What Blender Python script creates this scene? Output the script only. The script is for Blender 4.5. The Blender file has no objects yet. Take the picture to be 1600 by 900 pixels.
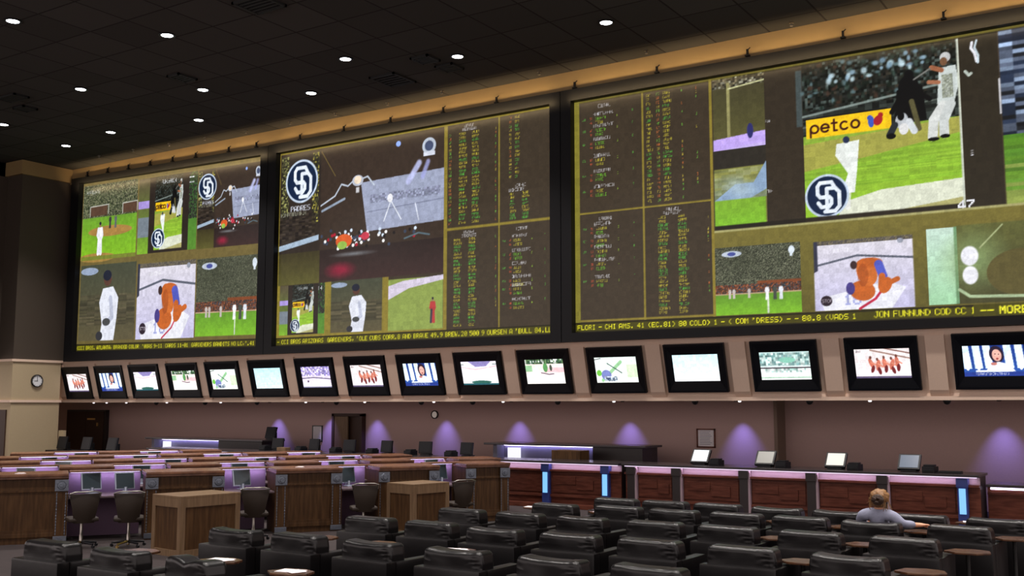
import bpy, bmesh, math, random
import numpy as np
from mathutils import Vector, Matrix, noise
R = math.radians
random.seed(7); rng = np.random.default_rng(7)
scn = bpy.context.scene
COL = scn.collection

# ------------------------------------------------------------------ camera, world, exposure
cam_d = bpy.data.cameras.new('camera'); cam = bpy.data.objects.new('camera', cam_d); COL.objects.link(cam)
cam_d.sensor_width = 36; cam_d.lens = 37.125; cam_d.clip_end = 200
cam.location = (0, 0, 2.25); cam.rotation_euler = (R(90) + math.atan(184 / 1650), 0, R(33.06))
scn.camera = cam
scn.view_settings.view_transform = 'Standard'; scn.view_settings.look = 'None'
scn.view_settings.gamma = 1; scn.view_settings.use_curve_mapping = False
scn.view_settings.exposure = 0.0
scn.cycles.max_bounces = 6; scn.cycles.sample_clamp_indirect = 4
scn.cycles.caustics_reflective = False; scn.cycles.caustics_refractive = False
w = bpy.data.worlds.new('world'); scn.world = w; w.use_nodes = True
w.node_tree.nodes['Background'].inputs[0].default_value = (1.0, 0.86, 0.83, 1)
w.node_tree.nodes['Background'].inputs[1].default_value = 1.25

DOWN_W = 1500        # each ceiling downlight
SCALLOP_W = 150      # each purple wall lamp under the soffit
COVE_W = 60         # unseen lamps added in front of the screen frames, warming the gold strip
SHELF_W = 2.2         # LED strips under desk shelves
COUNTER_W = 4.5       # LED strip of one counter bay

# ------------------------------------------------------------------ materials
def mat(name, col, rough=.6, metal=0, emit=None, es=0, spec=.5, noise_amt=0, noise_scale=20, bump=0, coat=0):
    m = bpy.data.materials.new(name); m.use_nodes = True
    nt = m.node_tree; b = nt.nodes['Principled BSDF']
    b.inputs['Base Color'].default_value = (*col, 1); b.inputs['Roughness'].default_value = rough
    b.inputs['Metallic'].default_value = metal; b.inputs['Specular IOR Level'].default_value = spec
    b.inputs['Coat Weight'].default_value = coat
    if emit: b.inputs['Emission Color'].default_value = (*emit, 1); b.inputs['Emission Strength'].default_value = es
    if noise_amt or bump:
        tc = nt.nodes.new('ShaderNodeTexCoord'); n = nt.nodes.new('ShaderNodeTexNoise')
        n.inputs['Scale'].default_value = noise_scale; n.inputs['Detail'].default_value = 5
        nt.links.new(tc.outputs['Object'], n.inputs['Vector'])
        if noise_amt:
            mx = nt.nodes.new('ShaderNodeMix'); mx.data_type = 'RGBA'
            mx.inputs[6].default_value = (*[c * (1 - noise_amt) for c in col], 1)
            mx.inputs[7].default_value = (*[min(1, c * (1 + noise_amt)) for c in col], 1)
            nt.links.new(n.outputs['Fac'], mx.inputs[0]); nt.links.new(mx.outputs[2], b.inputs['Base Color'])
        if bump:
            bp = nt.nodes.new('ShaderNodeBump'); bp.inputs['Strength'].default_value = bump; bp.inputs['Distance'].default_value = .01
            nt.links.new(n.outputs['Fac'], bp.inputs['Height']); nt.links.new(bp.outputs[0], b.inputs['Normal'])
    return m

def wood(name, c1, c2, rough=.4, scale=3.0, axis_stretch=(8, 8, .7), spec=.15):
    m = bpy.data.materials.new(name); m.use_nodes = True
    nt = m.node_tree; b = nt.nodes['Principled BSDF']; b.inputs['Roughness'].default_value = rough; b.inputs['Specular IOR Level'].default_value = spec
    tc = nt.nodes.new('ShaderNodeTexCoord'); mp = nt.nodes.new('ShaderNodeMapping'); n = nt.nodes.new('ShaderNodeTexNoise')
    mp.inputs['Scale'].default_value = axis_stretch; n.inputs['Scale'].default_value = scale; n.inputs['Detail'].default_value = 8
    cr = nt.nodes.new('ShaderNodeValToRGB'); cr.color_ramp.elements[0].color = (*c1, 1); cr.color_ramp.elements[1].color = (*c2, 1)
    cr.color_ramp.elements[0].position = .35; cr.color_ramp.elements[1].position = .65
    nt.links.new(tc.outputs['Object'], mp.inputs[0]); nt.links.new(mp.outputs[0], n.inputs['Vector'])
    nt.links.new(n.outputs['Fac'], cr.inputs[0]); nt.links.new(cr.outputs[0], b.inputs['Base Color'])
    return m

def ceiling_mat():
    m = bpy.data.materials.new('ceiling_tiles'); m.use_nodes = True
    nt = m.node_tree; b = nt.nodes['Principled BSDF']; b.inputs['Roughness'].default_value = .9; b.inputs['Specular IOR Level'].default_value = .1
    tc = nt.nodes.new('ShaderNodeTexCoord'); br = nt.nodes.new('ShaderNodeTexBrick')
    br.offset = 0; br.inputs['Scale'].default_value = 1; br.inputs['Brick Width'].default_value = 1.25; br.inputs['Row Height'].default_value = 1.25
    br.inputs['Mortar Size'].default_value = .022; br.inputs['Color1'].default_value = (.052, .049, .046, 1)
    br.inputs['Color2'].default_value = (.070, .066, .062, 1); br.inputs['Mortar'].default_value = (.026, .024, .023, 1)
    nt.links.new(tc.outputs['Object'], br.inputs['Vector']); nt.links.new(br.outputs['Color'], b.inputs['Base Color'])
    return m

M = dict(
    ceiling=ceiling_mat(),
    floor=mat('patterned_carpet', (.020, .012, .012), .95, noise_amt=.5, noise_scale=6),
    gold=mat('cove_paint', (.30, .20, .085), .7, noise_amt=.12, noise_scale=2),
    upper=mat('dark_upper_wallcovering', (.055, .040, .028), .8, noise_amt=.08, noise_scale=30),
    band=mat('tan_wallcovering', (.74, .56, .44), .75, noise_amt=.05, noise_scale=30),
    lower=mat('mauve_brown_wallcovering', (.46, .31, .28), .8, noise_amt=.05, noise_scale=30),
    yellow=mat('beige_wallcovering', (.44, .35, .22), .8, noise_amt=.05, noise_scale=30),
    pilaster=mat('brown_pilaster', (.20, .135, .10), .7),
    tabletop=wood('dark_polished_table', (.035, .014, .008), (.10, .045, .022), .22, 3, (2, 5, 2), .5),
    frame=mat('black_screen_frame', (.006, .006, .007), .5, spec=.2),
    frame_in=mat('brown_black_reveal', (.02, .017, .015), .6),
    bezel=mat('black_tv_plastic', (.003, .004, .007), .35, spec=.25),
    leather=mat('black_leather', (.0042, .0036, .0040), .30, bump=.08, noise_scale=14, spec=.40),
    foot=mat('black_plastic_foot', (.01, .01, .01), .5),
    wood=wood('walnut_veneer', (.044, .021, .009), (.085, .043, .018), .42),
    woodtop=wood('polished_walnut_top', (.10, .038, .018), (.19, .08, .038), .25, 3, (2, 2, 2), .5),
    woodlt=wood('light_walnut_veneer', (.13, .08, .045), (.18, .115, .066), .4),
    mahog=wood('mahogany_veneer', (.085, .025, .016), (.15, .048, .03), .35, 3, (1.2, 6, 8)),
    dark=mat('dark_stained_wood', (.018, .012, .012), .4),
    slab=mat('dark_stone_counter_top', (.025, .020, .022), .22, noise_amt=.4, noise_scale=40),
    pewter=mat('embossed_pewter', (.16, .18, .22), .38, metal=.9, bump=.6, noise_scale=60),
    mauve=mat('mauve_fabric_partition', (.20, .125, .20), .8, noise_amt=.06, noise_scale=40),
    pinkpanel=mat('pink_panel_and_lit_side', (.34, .25, .28), .6),
    desk=mat('desk_laminate', (.09, .06, .07), .3),
    chairf=mat('brown_chair_shell', (.026, .018, .013), .5, spec=.25),
    steel=mat('brushed_steel', (.35, .33, .30), .3, metal=1),
    brass=mat('brass', (.6, .42, .16), .3, metal=1),
    monoff=mat('switched_off_monitor_glass', (.03, .045, .055), .12, spec=.8),
    plastic=mat('black_plastic', (.008, .008, .010), .4, spec=.25),
    silver=mat('silver_plastic_rim', (.45, .5, .62), .3, metal=.6),
    paper=mat('white_paper', (.75, .70, .72), .7),
    darkdoor=mat('dark_brown_door', (.050, .026, .018), .5, spec=.2),
    niche=mat('slate_panel', (.13, .12, .17), .45),
    clockface=mat('clock_face', (.75, .77, .8), .5),
    black=mat('black_rim', (.01, .01, .01), .3),
    led=mat('white_led_strip', (.12, .12, .12), .5, emit=(.80, .72, 1.0), es=5.0),
    ledpink=mat('pink_led_strip', (.12, .12, .12), .5, emit=(.95, .78, 1), es=1.2),
    lampw=mat('downlight_lens', (1, 1, 1), .5, emit=(.92, .95, 1), es=14),
    bluelamp=mat('pale_blue_lit_panel', (.12, .12, .12), .5, emit=(.20, .58, 1), es=1.0),
    bluecase=mat('blue_lamp_surround', (.03, .05, .22), .4),
    litcard=mat('backlit_white_card', (.12, .12, .12), .5, emit=(.9, .9, 1), es=1.05),
    vent=mat('dark_vent_metal', (.006, .006, .006), .7),
    ductshade=mat('duct_shade_black', (.001, .001, .001), .9, spec=0),
    tip=mat('small_white_glow', (.12, .12, .12), .5, emit=(1, .97, 1), es=1.6),
    skin=mat('skin', (.62, .30, .18), .5),
    lilac=mat('grey_lilac_knit', (.24, .25, .34), .85, noise_amt=.15, noise_scale=40, bump=.3),
    jeans=mat('dark_trousers', (.02, .025, .04), .8),
    hair=mat('auburn_hair', (.20, .095, .028), .5, noise_amt=.6, noise_scale=45, bump=.8),
    hairband=mat('dark_brown_hair_coil', (.035, .016, .008), .5, noise_amt=.5, noise_scale=60, bump=.8),
)

# ------------------------------------------------------------------ mesh building
class MB:
    def __init__(s): s.bm = bmesh.new(); s.mi = 0
    def _done(s, vs, bev, Mx):
        if bev > 0:
            es = list({e for v in vs for e in v.link_edges})
            r = bmesh.ops.bevel(s.bm, geom=es, offset=bev, segments=2, profile=.7, affect='EDGES')
            vs = list({v for f in r['faces'] for v in f.verts} | {v for v in vs if v.is_valid})
        if Mx is not None: bmesh.ops.transform(s.bm, matrix=Mx, verts=[v for v in vs if v.is_valid])
        for f in {f for v in vs if v.is_valid for f in v.link_faces}: f.material_index = s.mi
        return s
    def box(s, x0, x1, y0, y1, z0, z1, bev=0, Mx=None):
        vs = [s.bm.verts.new((x, y, z)) for z in (z0, z1) for x, y in ((x0, y0), (x1, y0), (x1, y1), (x0, y1))]
        for q in ((0, 3, 2, 1), (4, 5, 6, 7), (0, 1, 5, 4), (1, 2, 6, 5), (2, 3, 7, 6), (3, 0, 4, 7)): s.bm.faces.new([vs[i] for i in q])
        return s._done(vs, bev, Mx)
    def prism(s, pts, z0, z1, bev=0, Mx=None):
        a = [s.bm.verts.new((x, y, z0)) for x, y in pts]; b = [s.bm.verts.new((x, y, z1)) for x, y in pts]; n = len(pts)
        s.bm.faces.new(a[::-1]); s.bm.faces.new(b)
        for i in range(n): s.bm.faces.new((a[i], a[(i + 1) % n], b[(i + 1) % n], b[i]))
        return s._done(a + b, bev, Mx)
    def hexa(s, lo, hi, bev=0):      # two quads of 3D points
        a = [s.bm.verts.new(p) for p in lo]; b = [s.bm.verts.new(p) for p in hi]
        s.bm.faces.new(a[::-1]); s.bm.faces.new(b)
        for i in range(4): s.bm.faces.new((a[i], a[(i + 1) % 4], b[(i + 1) % 4], b[i]))
        return s._done(a + b, bev, None)
    def lathe(s, prof, seg=20, Mx=None):
        rings = []
        for r, z in prof:
            rings.append([s.bm.verts.new((r * math.cos(6.28318 * k / seg), r * math.sin(6.28318 * k / seg), z)) for k in range(seg)])
        for a, b in zip(rings, rings[1:]):
            for k in range(seg): s.bm.faces.new((a[k], a[(k + 1) % seg], b[(k + 1) % seg], b[k]))
        s.bm.faces.new(rings[0][::-1]); s.bm.faces.new(rings[-1])
        return s._done([v for r in rings for v in r], 0, Mx)
    def tube(s, pts, r, seg=8):
        pts = [Vector(p) for p in pts]; rings = []
        for i, p in enumerate(pts):
            t = (pts[min(i + 1, len(pts) - 1)] - pts[max(i - 1, 0)]).normalized()
            u = t.cross(Vector((0, 0, 1)));  u = u.normalized() if u.length > .01 else Vector((1, 0, 0)); v = t.cross(u)
            rr = r[i] if isinstance(r, (list, tuple)) else r
            rings.append([s.bm.verts.new(p + (u * math.cos(6.28318 * k / seg) + v * math.sin(6.28318 * k / seg)) * rr) for k in range(seg)])
        for a, b in zip(rings, rings[1:]):
            for k in range(seg): s.bm.faces.new((a[k], a[(k + 1) % seg], b[(k + 1) % seg], b[k]))
        s.bm.faces.new(rings[0][::-1]); s.bm.faces.new(rings[-1])
        return s._done([v for r_ in rings for v in r_], 0, None)
    def pillow(s, half, r, cuts=10, fn=None, Mx=None):
        b2 = bmesh.new(); bmesh.ops.create_cube(b2, size=2)
        bmesh.ops.subdivide_edges(b2, edges=b2.edges[:], cuts=cuts, use_grid_fill=True)
        h = Vector(half)
        for v in b2.verts:
            p = Vector((v.co.x * h.x, v.co.y * h.y, v.co.z * h.z))
            q = Vector([max(-h[i] + r, min(h[i] - r, p[i])) for i in range(3)])
            d = p - q
            if d.length > 1e-6: p = q + d.normalized() * r
            v.co = fn(p) if fn else p
        me = bpy.data.meshes.new('t'); b2.to_mesh(me); b2.free()
        n = len(s.bm.verts); s.bm.from_mesh(me); bpy.data.meshes.remove(me); s.bm.verts.ensure_lookup_table()
        return s._done([s.bm.verts[i] for i in range(n, len(s.bm.verts))], 0, Mx)
    def build(s, name, m, parent=None, smooth=False, loc=None, rz=0, Mx=None):
        bmesh.ops.recalc_face_normals(s.bm, faces=s.bm.faces[:])
        me = bpy.data.meshes.new(name); s.bm.to_mesh(me); s.bm.free()
        for x in (m if isinstance(m, (list, tuple)) else [m]): me.materials.append(x)
        if smooth:
            me.polygons.foreach_set('use_smooth', [True] * len(me.polygons))
            me.set_sharp_from_angle(angle=R(40))
        o = bpy.data.objects.new(name, me); COL.objects.link(o)
        if parent: o.parent = parent
        if loc is not None: o.location = loc
        o.rotation_euler.z = rz
        return o

def tag(o, label, cat, group=None, kind=None):
    o['label'] = label
    if cat: o['category'] = cat
    if group: o['group'] = group
    if kind: o['kind'] = kind
    return o
def struct(o): o['kind'] = 'structure'; return o
def empty(name, loc=(0, 0, 0), rz=0):
    o = bpy.data.objects.new(name, None); o.empty_display_size = .2; COL.objects.link(o)
    o.location = loc; o.rotation_euler.z = rz; return o
def copy_tree(o, parent=None):
    c = o.copy(); COL.objects.link(c); c.parent = parent
    for ch in list(o.children): copy_tree(ch, c)
    return c
def lamp(name, kind, loc, energy, col, parent=None, rot=None, **kw):
    d = bpy.data.lights.new(name, kind); d.energy = energy; d.color = col
    for k, v in kw.items(): setattr(d, k, v)
    o = bpy.data.objects.new(name, d); COL.objects.link(o); o.location = loc
    if rot is not None: o.rotation_euler = rot
    if parent: o.parent = parent
    return o

NUM = 'first second third fourth fifth sixth seventh eighth ninth tenth eleventh twelfth thirteenth fourteenth fifteenth sixteenth seventeenth eighteenth nineteenth twentieth'.split()
# ------------------------------------------------------------------ the hall
ZC = 10.42
b = MB(); b.box(-38, 9, -5, 25.2, -.2, 0); struct(b.build('floor', M['floor']))
b = MB(); b.box(-38, 9, -5, 22.15, ZC, ZC + .2); struct(b.build('ceiling', M['ceiling']))
b = MB(); b.hexa([(-33.0, 22, 3.74), (9, 22, 3.74), (9, 22.3, 3.74), (-33.0, 22.3, 3.74)], [(-33.0, 22, ZC), (9, 22, ZC), (9, 22.3, ZC), (-33.0, 22.3, ZC)])
struct(b.build('wall_back', M['upper']))
b = MB()                                      # gold strip right under the ceiling, back wall then the pier
b.box(-32.65, 9, 21.93, 22.0, 9.90, ZC)
b.box(-32.65, -32.55, 20.15, 22.0, 9.95, ZC); b.box(-33.6, -32.55, 20.05, 20.15, 9.95, ZC); b.box(-33.6, -33.5, 10, 20.05, 9.95, ZC)
struct(b.build('trim_1', M['gold']))
b = MB(); b.box(-33.5, -32.65, 20.15, 22.0, 3.76, ZC); b.box(-34, -33.5, 8, 22, 3.76, ZC); struct(b.build('wall_left', M['upper']))
b = MB(); b.box(-33.5, -32.65, 20.15, 21.9, 0, 3.76); b.box(-38, -33.5, 20.15, 20.4, 0, 3.76); struct(b.build('wall_left_pier', M['yellow']))
b = MB(); b.box(-33.5, -32.61, 20.09, 21.95, 2.36, 2.44); b.box(-33.5, -32.61, 20.09, 21.95, 3.70, 3.78); struct(b.build('trim_2', M['band']))
# lower back wall in three planes with small steps
b = MB(); b.box(-38, -26.24, 24.3, 24.6, 0, 2.9); b.box(-26.24, -8.42, 24.2, 24.6, 0, 2.9); b.box(-8.42, 9, 24.75, 25.0, 0, 2.9)
b.box(-38, -37.8, 20, 24.6, 0, 2.9)
struct(b.build('wall_back_lower', M['lower']))
b = MB(); b.box(-8.44, -8.36, 24.18, 24.8, 0, 2.9); struct(b.build('trim_3', M['pilaster']))
# television band: sloped fascia with ribs, soffit behind it
def prof_extrude(b, prof, x0, x1):
    n = len(prof); a = [b.bm.verts.new((x0, y, z)) for y, z in prof]; c = [b.bm.verts.new((x1, y, z)) for y, z in prof]
    b.bm.faces.new(a); b.bm.faces.new(c[::-1])
    for i in range(n): b.bm.faces.new((a[i], c[i], c[(i + 1) % n], a[(i + 1) % n]))
TVX = [-31.95, -30.17, -28.40, -26.56, -24.77, -22.89, -20.99, -19.12, -17.26, -15.36, -13.42, -11.47, -9.47, -7.43, -5.41, -3.33]
b = MB(); prof_extrude(b, [(21.97, 3.76), (22.02, 3.62), (22.34, 2.50), (22.32, 2.42), (22.5, 2.42), (22.6, 3.76)], -33.3, 9)
for i in range(len(TVX) + 1):
    xc = (TVX[i - 1] + TVX[i]) / 2 if 0 < i < len(TVX) else (TVX[0] - .92 if i == 0 else TVX[-1] + .97)
    prof_extrude(b, [(21.93, 3.64), (22.22, 2.56), (22.32, 2.44), (22.5, 2.44), (22.5, 3.64)], xc - .18, xc + .18)
struct(b.build('wall_fascia', M['band']))
b = MB(); prof_extrude(b, [(22.26, 2.36), (22.26, 2.44), (24.9, 2.46), (24.9, 2.38)], -37.8, 9); struct(b.build('ceiling_soffit', M['band']))
# doors
b = MB(); b.box(-35.5, -33.2, 24.16, 24.3, 0, 2.1); o = b.build('door_1', M['dark']); struct(o)
b = MB(); b.box(-35.4, -34.32, 24.12, 24.16, .01, 2.03); b.box(-34.3, -33.3, 24.12, 24.16, .01, 2.03); l = b.build('door_leaf', M['darkdoor'], o)
b = MB(); b.box(-34.2, -33.75, 24.10, 24.12, 1.74, 1.80); b.box(-33.62, -33.56, 24.08, 24.12, 1.52, 1.64); b.build('door_sign', M['brass'], l)
b = MB(); b.box(-33.6, -32.85, 20.11, 20.15, 0, 2.12, .01); o = b.build('door_2', M['darkdoor']); struct(o)
# open doorway with a half-open leaf
b = MB(); b.box(-22.15, -22.06, 24.02, 24.2, 0, 2.0); b.box(-21.04, -20.95, 24.02, 24.2, 0, 2.0); b.box(-22.15, -20.95, 24.02, 24.2, 1.94, 2.02)
b.box(-22.06, -21.04, 24.17, 24.2, 0, 1.95)
o = b.build('door_3', M['darkdoor']); struct(o)
b = MB(); b.box(-22.05, -21.52, 24.04, 24.09, .01, 1.93); b.build('door_leaf', M['woodlt'], o)

# ------------------------------------------------------------------ ceiling fittings
b = MB(); b.lathe([(.18, 0), (.18, -.02), (.14, -.025), (.13, -.01), (.13, 0)], 24); dl = empty('ceiling_downlight', (-20.8, 12.43, ZC))
b.build('trim_ring', M['plastic'], dl, True)
b = MB(); b.lathe([(.125, -.006), (.125, -.018), (.09, -.022)], 24); b.build('lens', M['lampw'], dl)
lamp('spot', 'SPOT', (0, 0, -.08), DOWN_W, (1, .93, .88), dl, spot_size=R(95), spot_blend=.8, shadow_soft_size=.15)
DL = [(-20.8, 12.43, 'round recessed downlight at the upper left corner of the ceiling'),
      (-18.75, 14.8, 'round recessed downlight below the square black vent in the ceiling'),
      (-16.53, 18.17, 'round ceiling downlight standing alone above the middle screen, left of two small vents'),
      (-14.2, 19.47, 'round ceiling downlight beside the pair of black vents over the middle screen'),
      (-10.23, 19.41, 'round ceiling downlight farthest right, over the gap between middle and right screens'),
      (-23.91, 16.23, 'round ceiling downlight below the one in the upper left corner'),
      (-21.29, 17.99, 'round ceiling downlight with a small dark vent at its lower left'),
      (-19.14, 19.74, 'round ceiling downlight nearest the wall above the right end of the left screen'),
      (-28.86, 17.13, 'round ceiling downlight cut by the left border of the view'),
      (-26.99, 19.39, 'round ceiling downlight second nearest the pier corner at the left'),
      (-23.7, 19.91, 'round ceiling downlight above the middle of the left screen, near the wall'),
      (-29.6, 19.67, 'round ceiling downlight nearest the gold corner above the wall clock')]
for i, (x, y, lb) in enumerate(DL):
    o = dl if i == 0 else copy_tree(dl); o.location = (x, y, ZC - .001); tag(o, lb, 'ceiling light', 'ceiling downlights')
for i, (x, y) in enumerate([(-13, 14), (-8.5, 14.5), (-4, 14), (0.5, 14), (-11, 9), (-6.5, 9), (-2, 9), (2.5, 9), (-14, 4.5), (-9, 4.5), (-4.5, 4), (0, 3), (-5.5, 18.5), (-1, 18.5), (-16, 9), (3, 16)]):
    o = copy_tree(dl); o.location = (x, y, ZC - .001); tag(o, f'round recessed downlight above the view, at the {NUM[i]} place over the armchairs', 'ceiling light', 'ceiling downlights above the view')
def vent(x, y, sx, sy, lb, cat='air vent'):
    t = empty('ceiling_vent', (x, y, ZC)); f = MB()
    f.box(-sx, sx, -sy, -sy + .05, -.05, 0); f.box(-sx, sx, sy - .05, sy, -.05, 0); f.box(-sx, -sx + .05, -sy, sy, -.05, 0); f.box(sx - .05, sx, -sy, sy, -.05, 0)
    f.build('rim', M['vent'], t); f = MB(); n = 6
    for k in range(n): f.box(-sx + .05, sx - .05, -sy + (2 * sy) * (k + .5) / n - .03, -sy + (2 * sy) * (k + .5) / n + .03, -.04, -.005)
    f.build('grille', M['vent'], t); f = MB(); f.box(-sx + .02, sx - .02, -sy + .02, sy - .02, -.012, -.002); f.build('duct_shade_plate', M['ductshade'], t); tag(t, lb, cat, 'ceiling vents')  # solid plate behind the grille, darkness of the duct put into its colour
vent(-15.67, 14.61, .42, .36, 'large square black air vent at the top of the ceiling')
vent(-14.95, 19.2, .26, .26, 'black ceiling vent left of the downlight over the middle screen, upper of two')
vent(-14.83, 20.0, .26, .26, 'black ceiling vent under the downlight over the middle screen, lower of two')
vent(-26.08, 15.7, .42, .22, 'flat dark ceiling vent near the left border, upper of two')
vent(-26.76, 16.49, .25, .22, 'small dark ceiling vent near the left border, lower of two')
vent(-16.6, 20.0, .4, .45, 'wide faint grey ceiling grille between the downlights over the middle screen')
vent(-20.9, 17.0, .22, .3, 'small dark vent in the ceiling up and right of the middle left downlights')
SP = [(-29.92, 21.1), (-28.25, 21.15), (-26.67, 21.28), (-25.16, 21.4), (-23.48, 21.5), (-21.65, 21.49), (-19.9, 21.5), (-18.03, 21.51), (-16.16, 21.47), (-13.2, 21.5), (-10.3, 21.52), (-6.91, 21.6)]
for i, (x, y) in enumerate(SP):
    b = MB(); b.lathe([(.05, 0), (.05, -.02), (.02, -.03), (.02, -.07), (.035, -.075), (.03, -.085)], 10)
    tag(b.build('sprinkler_head', M['steel'], loc=(x, y, ZC)), f'tiny sprinkler head by the gold strip, {NUM[i]} from the clock end', 'sprinkler', 'sprinkler heads along the gold strip')

# ------------------------------------------------------------------ painted pictures for the displays
FONT = dict(zip("0123456789ABCDEFGHIJKLMNOPQRSTUVWXYZ-.',()", "3E5149453E 00427F4000 4261514946 2141454B31 1814127F10 2745454539 3C4A494930 0171090503 3649494936 064949291E 7E1111117E 7F49494936 3E41414122 7F4141221C 7F49494941 7F09090901 3E4149497A 7F0808087F 00417F4100 2040413F01 7F08142241 7F40404040 7F020C027F 7F0408107F 3E4141413E 7F09090906 3E4151215E 7F09192946 4649494931 01017F0101 3F4040403F 1F2040201F 3F4038403F 6314081463 0708700807 6151494543 0808080808 0060600000 0005030000 0050300000 001C224100 0041221C00".split()))
class Paint:
    def __init__(s, W, H, ppm, bg):
        s.w = int(W * ppm * 2) // 2 * 2; s.h = int(H * ppm * 2) // 2 * 2; s.k = ppm * 2 * W / (ppm * 2 * H)
        s.a = np.zeros((s.h, s.w, 3), np.float32); s.a[:] = bg
        s.Y, s.X = np.mgrid[0:s.h, 0:s.w].astype(np.float32); s.U = (s.X + .5) / s.w; s.V = (s.Y + .5) / s.h
    def win(s, u0, v0, u1, v1):
        x0, x1 = sorted((int(u0 * s.w), int(u1 * s.w))); y0, y1 = sorted((int(v0 * s.h), int(v1 * s.h)))
        return slice(max(0, y0), max(0, min(s.h, y1))), slice(max(0, x0), max(0, min(s.w, x1)))
    def put(s, sl, mask, col, al=1.0):
        r = s.a[sl]; m = (mask * al)[..., None] if not np.isscalar(mask) else mask * al
        r[:] = r * (1 - m) + np.array(col, np.float32) * m
    def rect(s, u0, v0, u1, v1, c, al=1.0): s.put(s.win(u0, v0, u1, v1), 1.0, c, al)
    def grad(s, u0, v0, u1, v1, c0, c1, horiz=False, al=1.0):
        sl = s.win(u0, v0, u1, v1); r = s.a[sl]
        if r.size == 0: return
        t = np.linspace(0, 1, r.shape[1 if horiz else 0], dtype=np.float32); t = t[None, :, None] if horiz else t[:, None, None]
        r[:] = r * (1 - al) + (np.array(c0, np.float32) * (1 - t) + np.array(c1, np.float32) * t) * al
    def ell(s, u, v, ru, rv, c, al=1.0, soft=.0, rot=0):
        m = max(ru, rv * 1.0) + .01
        sl = s.win(u - m * 1.6 * (1 + soft), v - m * 2.6 * (1 + soft), u + m * 1.6 * (1 + soft), v + m * 2.6 * (1 + soft))
        asp = s.w / s.h; x = (s.U[sl] - u) * asp; y = s.V[sl] - v
        if rot: ca, sa = math.cos(rot), math.sin(rot); x, y = x * ca + y * sa, -x * sa + y * ca
        d = np.sqrt((x / (ru * asp)) ** 2 + (y / rv) ** 2)
        s.put(sl, np.clip((1 - d) / max(soft, .02) + .5 * (soft < .05), 0, 1), c, al)
    def poly(s, pts, c, al=1.0):
        us = [p[0] for p in pts]; vs = [p[1] for p in pts]; sl = s.win(min(us) - .002, min(vs) - .002, max(us) + .002, max(vs) + .002)
        U, V = s.U[sl], s.V[sl]; ins = np.zeros(U.shape, bool); n = len(pts)
        for i in range(n):
            (x0, y0), (x1, y1) = pts[i], pts[(i + 1) % n]
            if y0 == y1: continue
            cnd = ((y0 > V) != (y1 > V)) & (U < (x1 - x0) * (V - y0) / (y1 - y0) + x0); ins ^= cnd
        s.put(sl, ins.astype(np.float32), c, al)
    def line(s, pts, wd, c, al=1.0, soft=0.0):       # wd in v units
        asp = s.w / s.h
        for (a, b_), (e, f) in zip(pts, pts[1:]):
            sl = s.win(min(a, e) - wd, min(b_, f) - wd * 1.5, max(a, e) + wd, max(b_, f) + wd * 1.5)
            x = (s.U[sl] - a) * asp; y = s.V[sl] - b_; dx = (e - a) * asp; dy = f - b_; L = dx * dx + dy * dy + 1e-12
            t = np.clip((x * dx + y * dy) / L, 0, 1); d = np.sqrt((x - t * dx) ** 2 + (y - t * dy) ** 2)
            s.put(sl, np.clip((wd / 2 - d) * s.h / (1 + soft * 20) + .5, 0, 1), c, al)
    def noise(s, u0, v0, u1, v1, cols, cell=3, al=1.0, stretch=1):
        sl = s.win(u0, v0, u1, v1); r = s.a[sl]
        if r.size == 0: return
        hh, ww = r.shape[0] // cell + 2, r.shape[1] // (cell * stretch) + 2
        idx = rng.integers(0, len(cols), (hh, ww)); g = np.array(cols, np.float32)[idx] * rng.uniform(.7, 1.2, (hh, ww, 1))
        g = np.repeat(np.repeat(g, cell, 0), cell * stretch, 1)[:r.shape[0], :r.shape[1]]
        r[:] = r * (1 - al) + g * al
    def text(s, u, v, h, t, c, bold=0, gap=1, al=1.0):   # h = cap height in v
        px = max(1, h * s.h / 7); x = u * s.w; y0 = v * s.h
        for ch in t:
            g = FONT.get(ch.upper())
            if g is None: x += 4 * px; continue
            for i in range(5):
                cb = int(g[2 * i:2 * i + 2], 16)
                for j in range(7):
                    if cb >> j & 1:
                        ya, xa = int(y0 + j * px), int(x + i * px); yb, xb = int(y0 + (j + 1) * px + bold), int(x + (i + 1) * px + bold)
                        s.a[max(0, ya):yb, max(0, xa):xb] = c
            x += (5 + gap) * px
        return x / s.w
    def blobs(s, u, v, h, n, cols, wchar=.62):          # a word of unreadable glyphs
        H = h * s.h; W = H * wchar; x = u * s.w; y = v * s.h; c = np.array(random.choice(cols), np.float32)
        for k in range(n):
            t = max(1, int(H * .2))
            y0, y1, x0, x1 = int(y), int(y + H), int(x), int(x + W * .85)
            if x1 >= s.w or y1 >= s.h: break
            for _ in range(random.choice((2, 3, 3))):
                q = random.random()
                if q < .4: xx = random.choice((x0, x1 - t)); s.a[y0:y1, xx:xx + t] = c * random.uniform(.8, 1.1)
                else: yy = random.choice((y0, (y0 + y1) // 2, y1 - t)); s.a[yy:yy + t, x0:x1] = c * random.uniform(.8, 1.1)
            x += W
        return x / s.w
    def result(s):
        for c, am in ((3, .04), (13, .05), (2, .03)):
            g = rng.uniform(1 - am, 1 + am, (s.h // c + 2, s.w // c + 2)).astype(np.float32); s.a *= np.repeat(np.repeat(g, c, 0), c, 1)[:s.h, :s.w, None]
        a = s.a[::2, ::2] * .25 + s.a[1::2, ::2] * .25 + s.a[::2, 1::2] * .25 + s.a[1::2, 1::2] * .25
        return np.clip(a, 0, 1)
def C(r, g, b_): return (r / 255, g / 255, b_ / 255)
BROWN = C(62, 52, 40); OLIVE = C(118, 108, 52); GRN = C(112, 168, 40); WHT = C(240, 240, 248)
CROWD = [C(40, 40, 34), C(85, 82, 62), C(28, 28, 24), C(120, 112, 88), C(60, 55, 40), C(160, 160, 140)]
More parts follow.
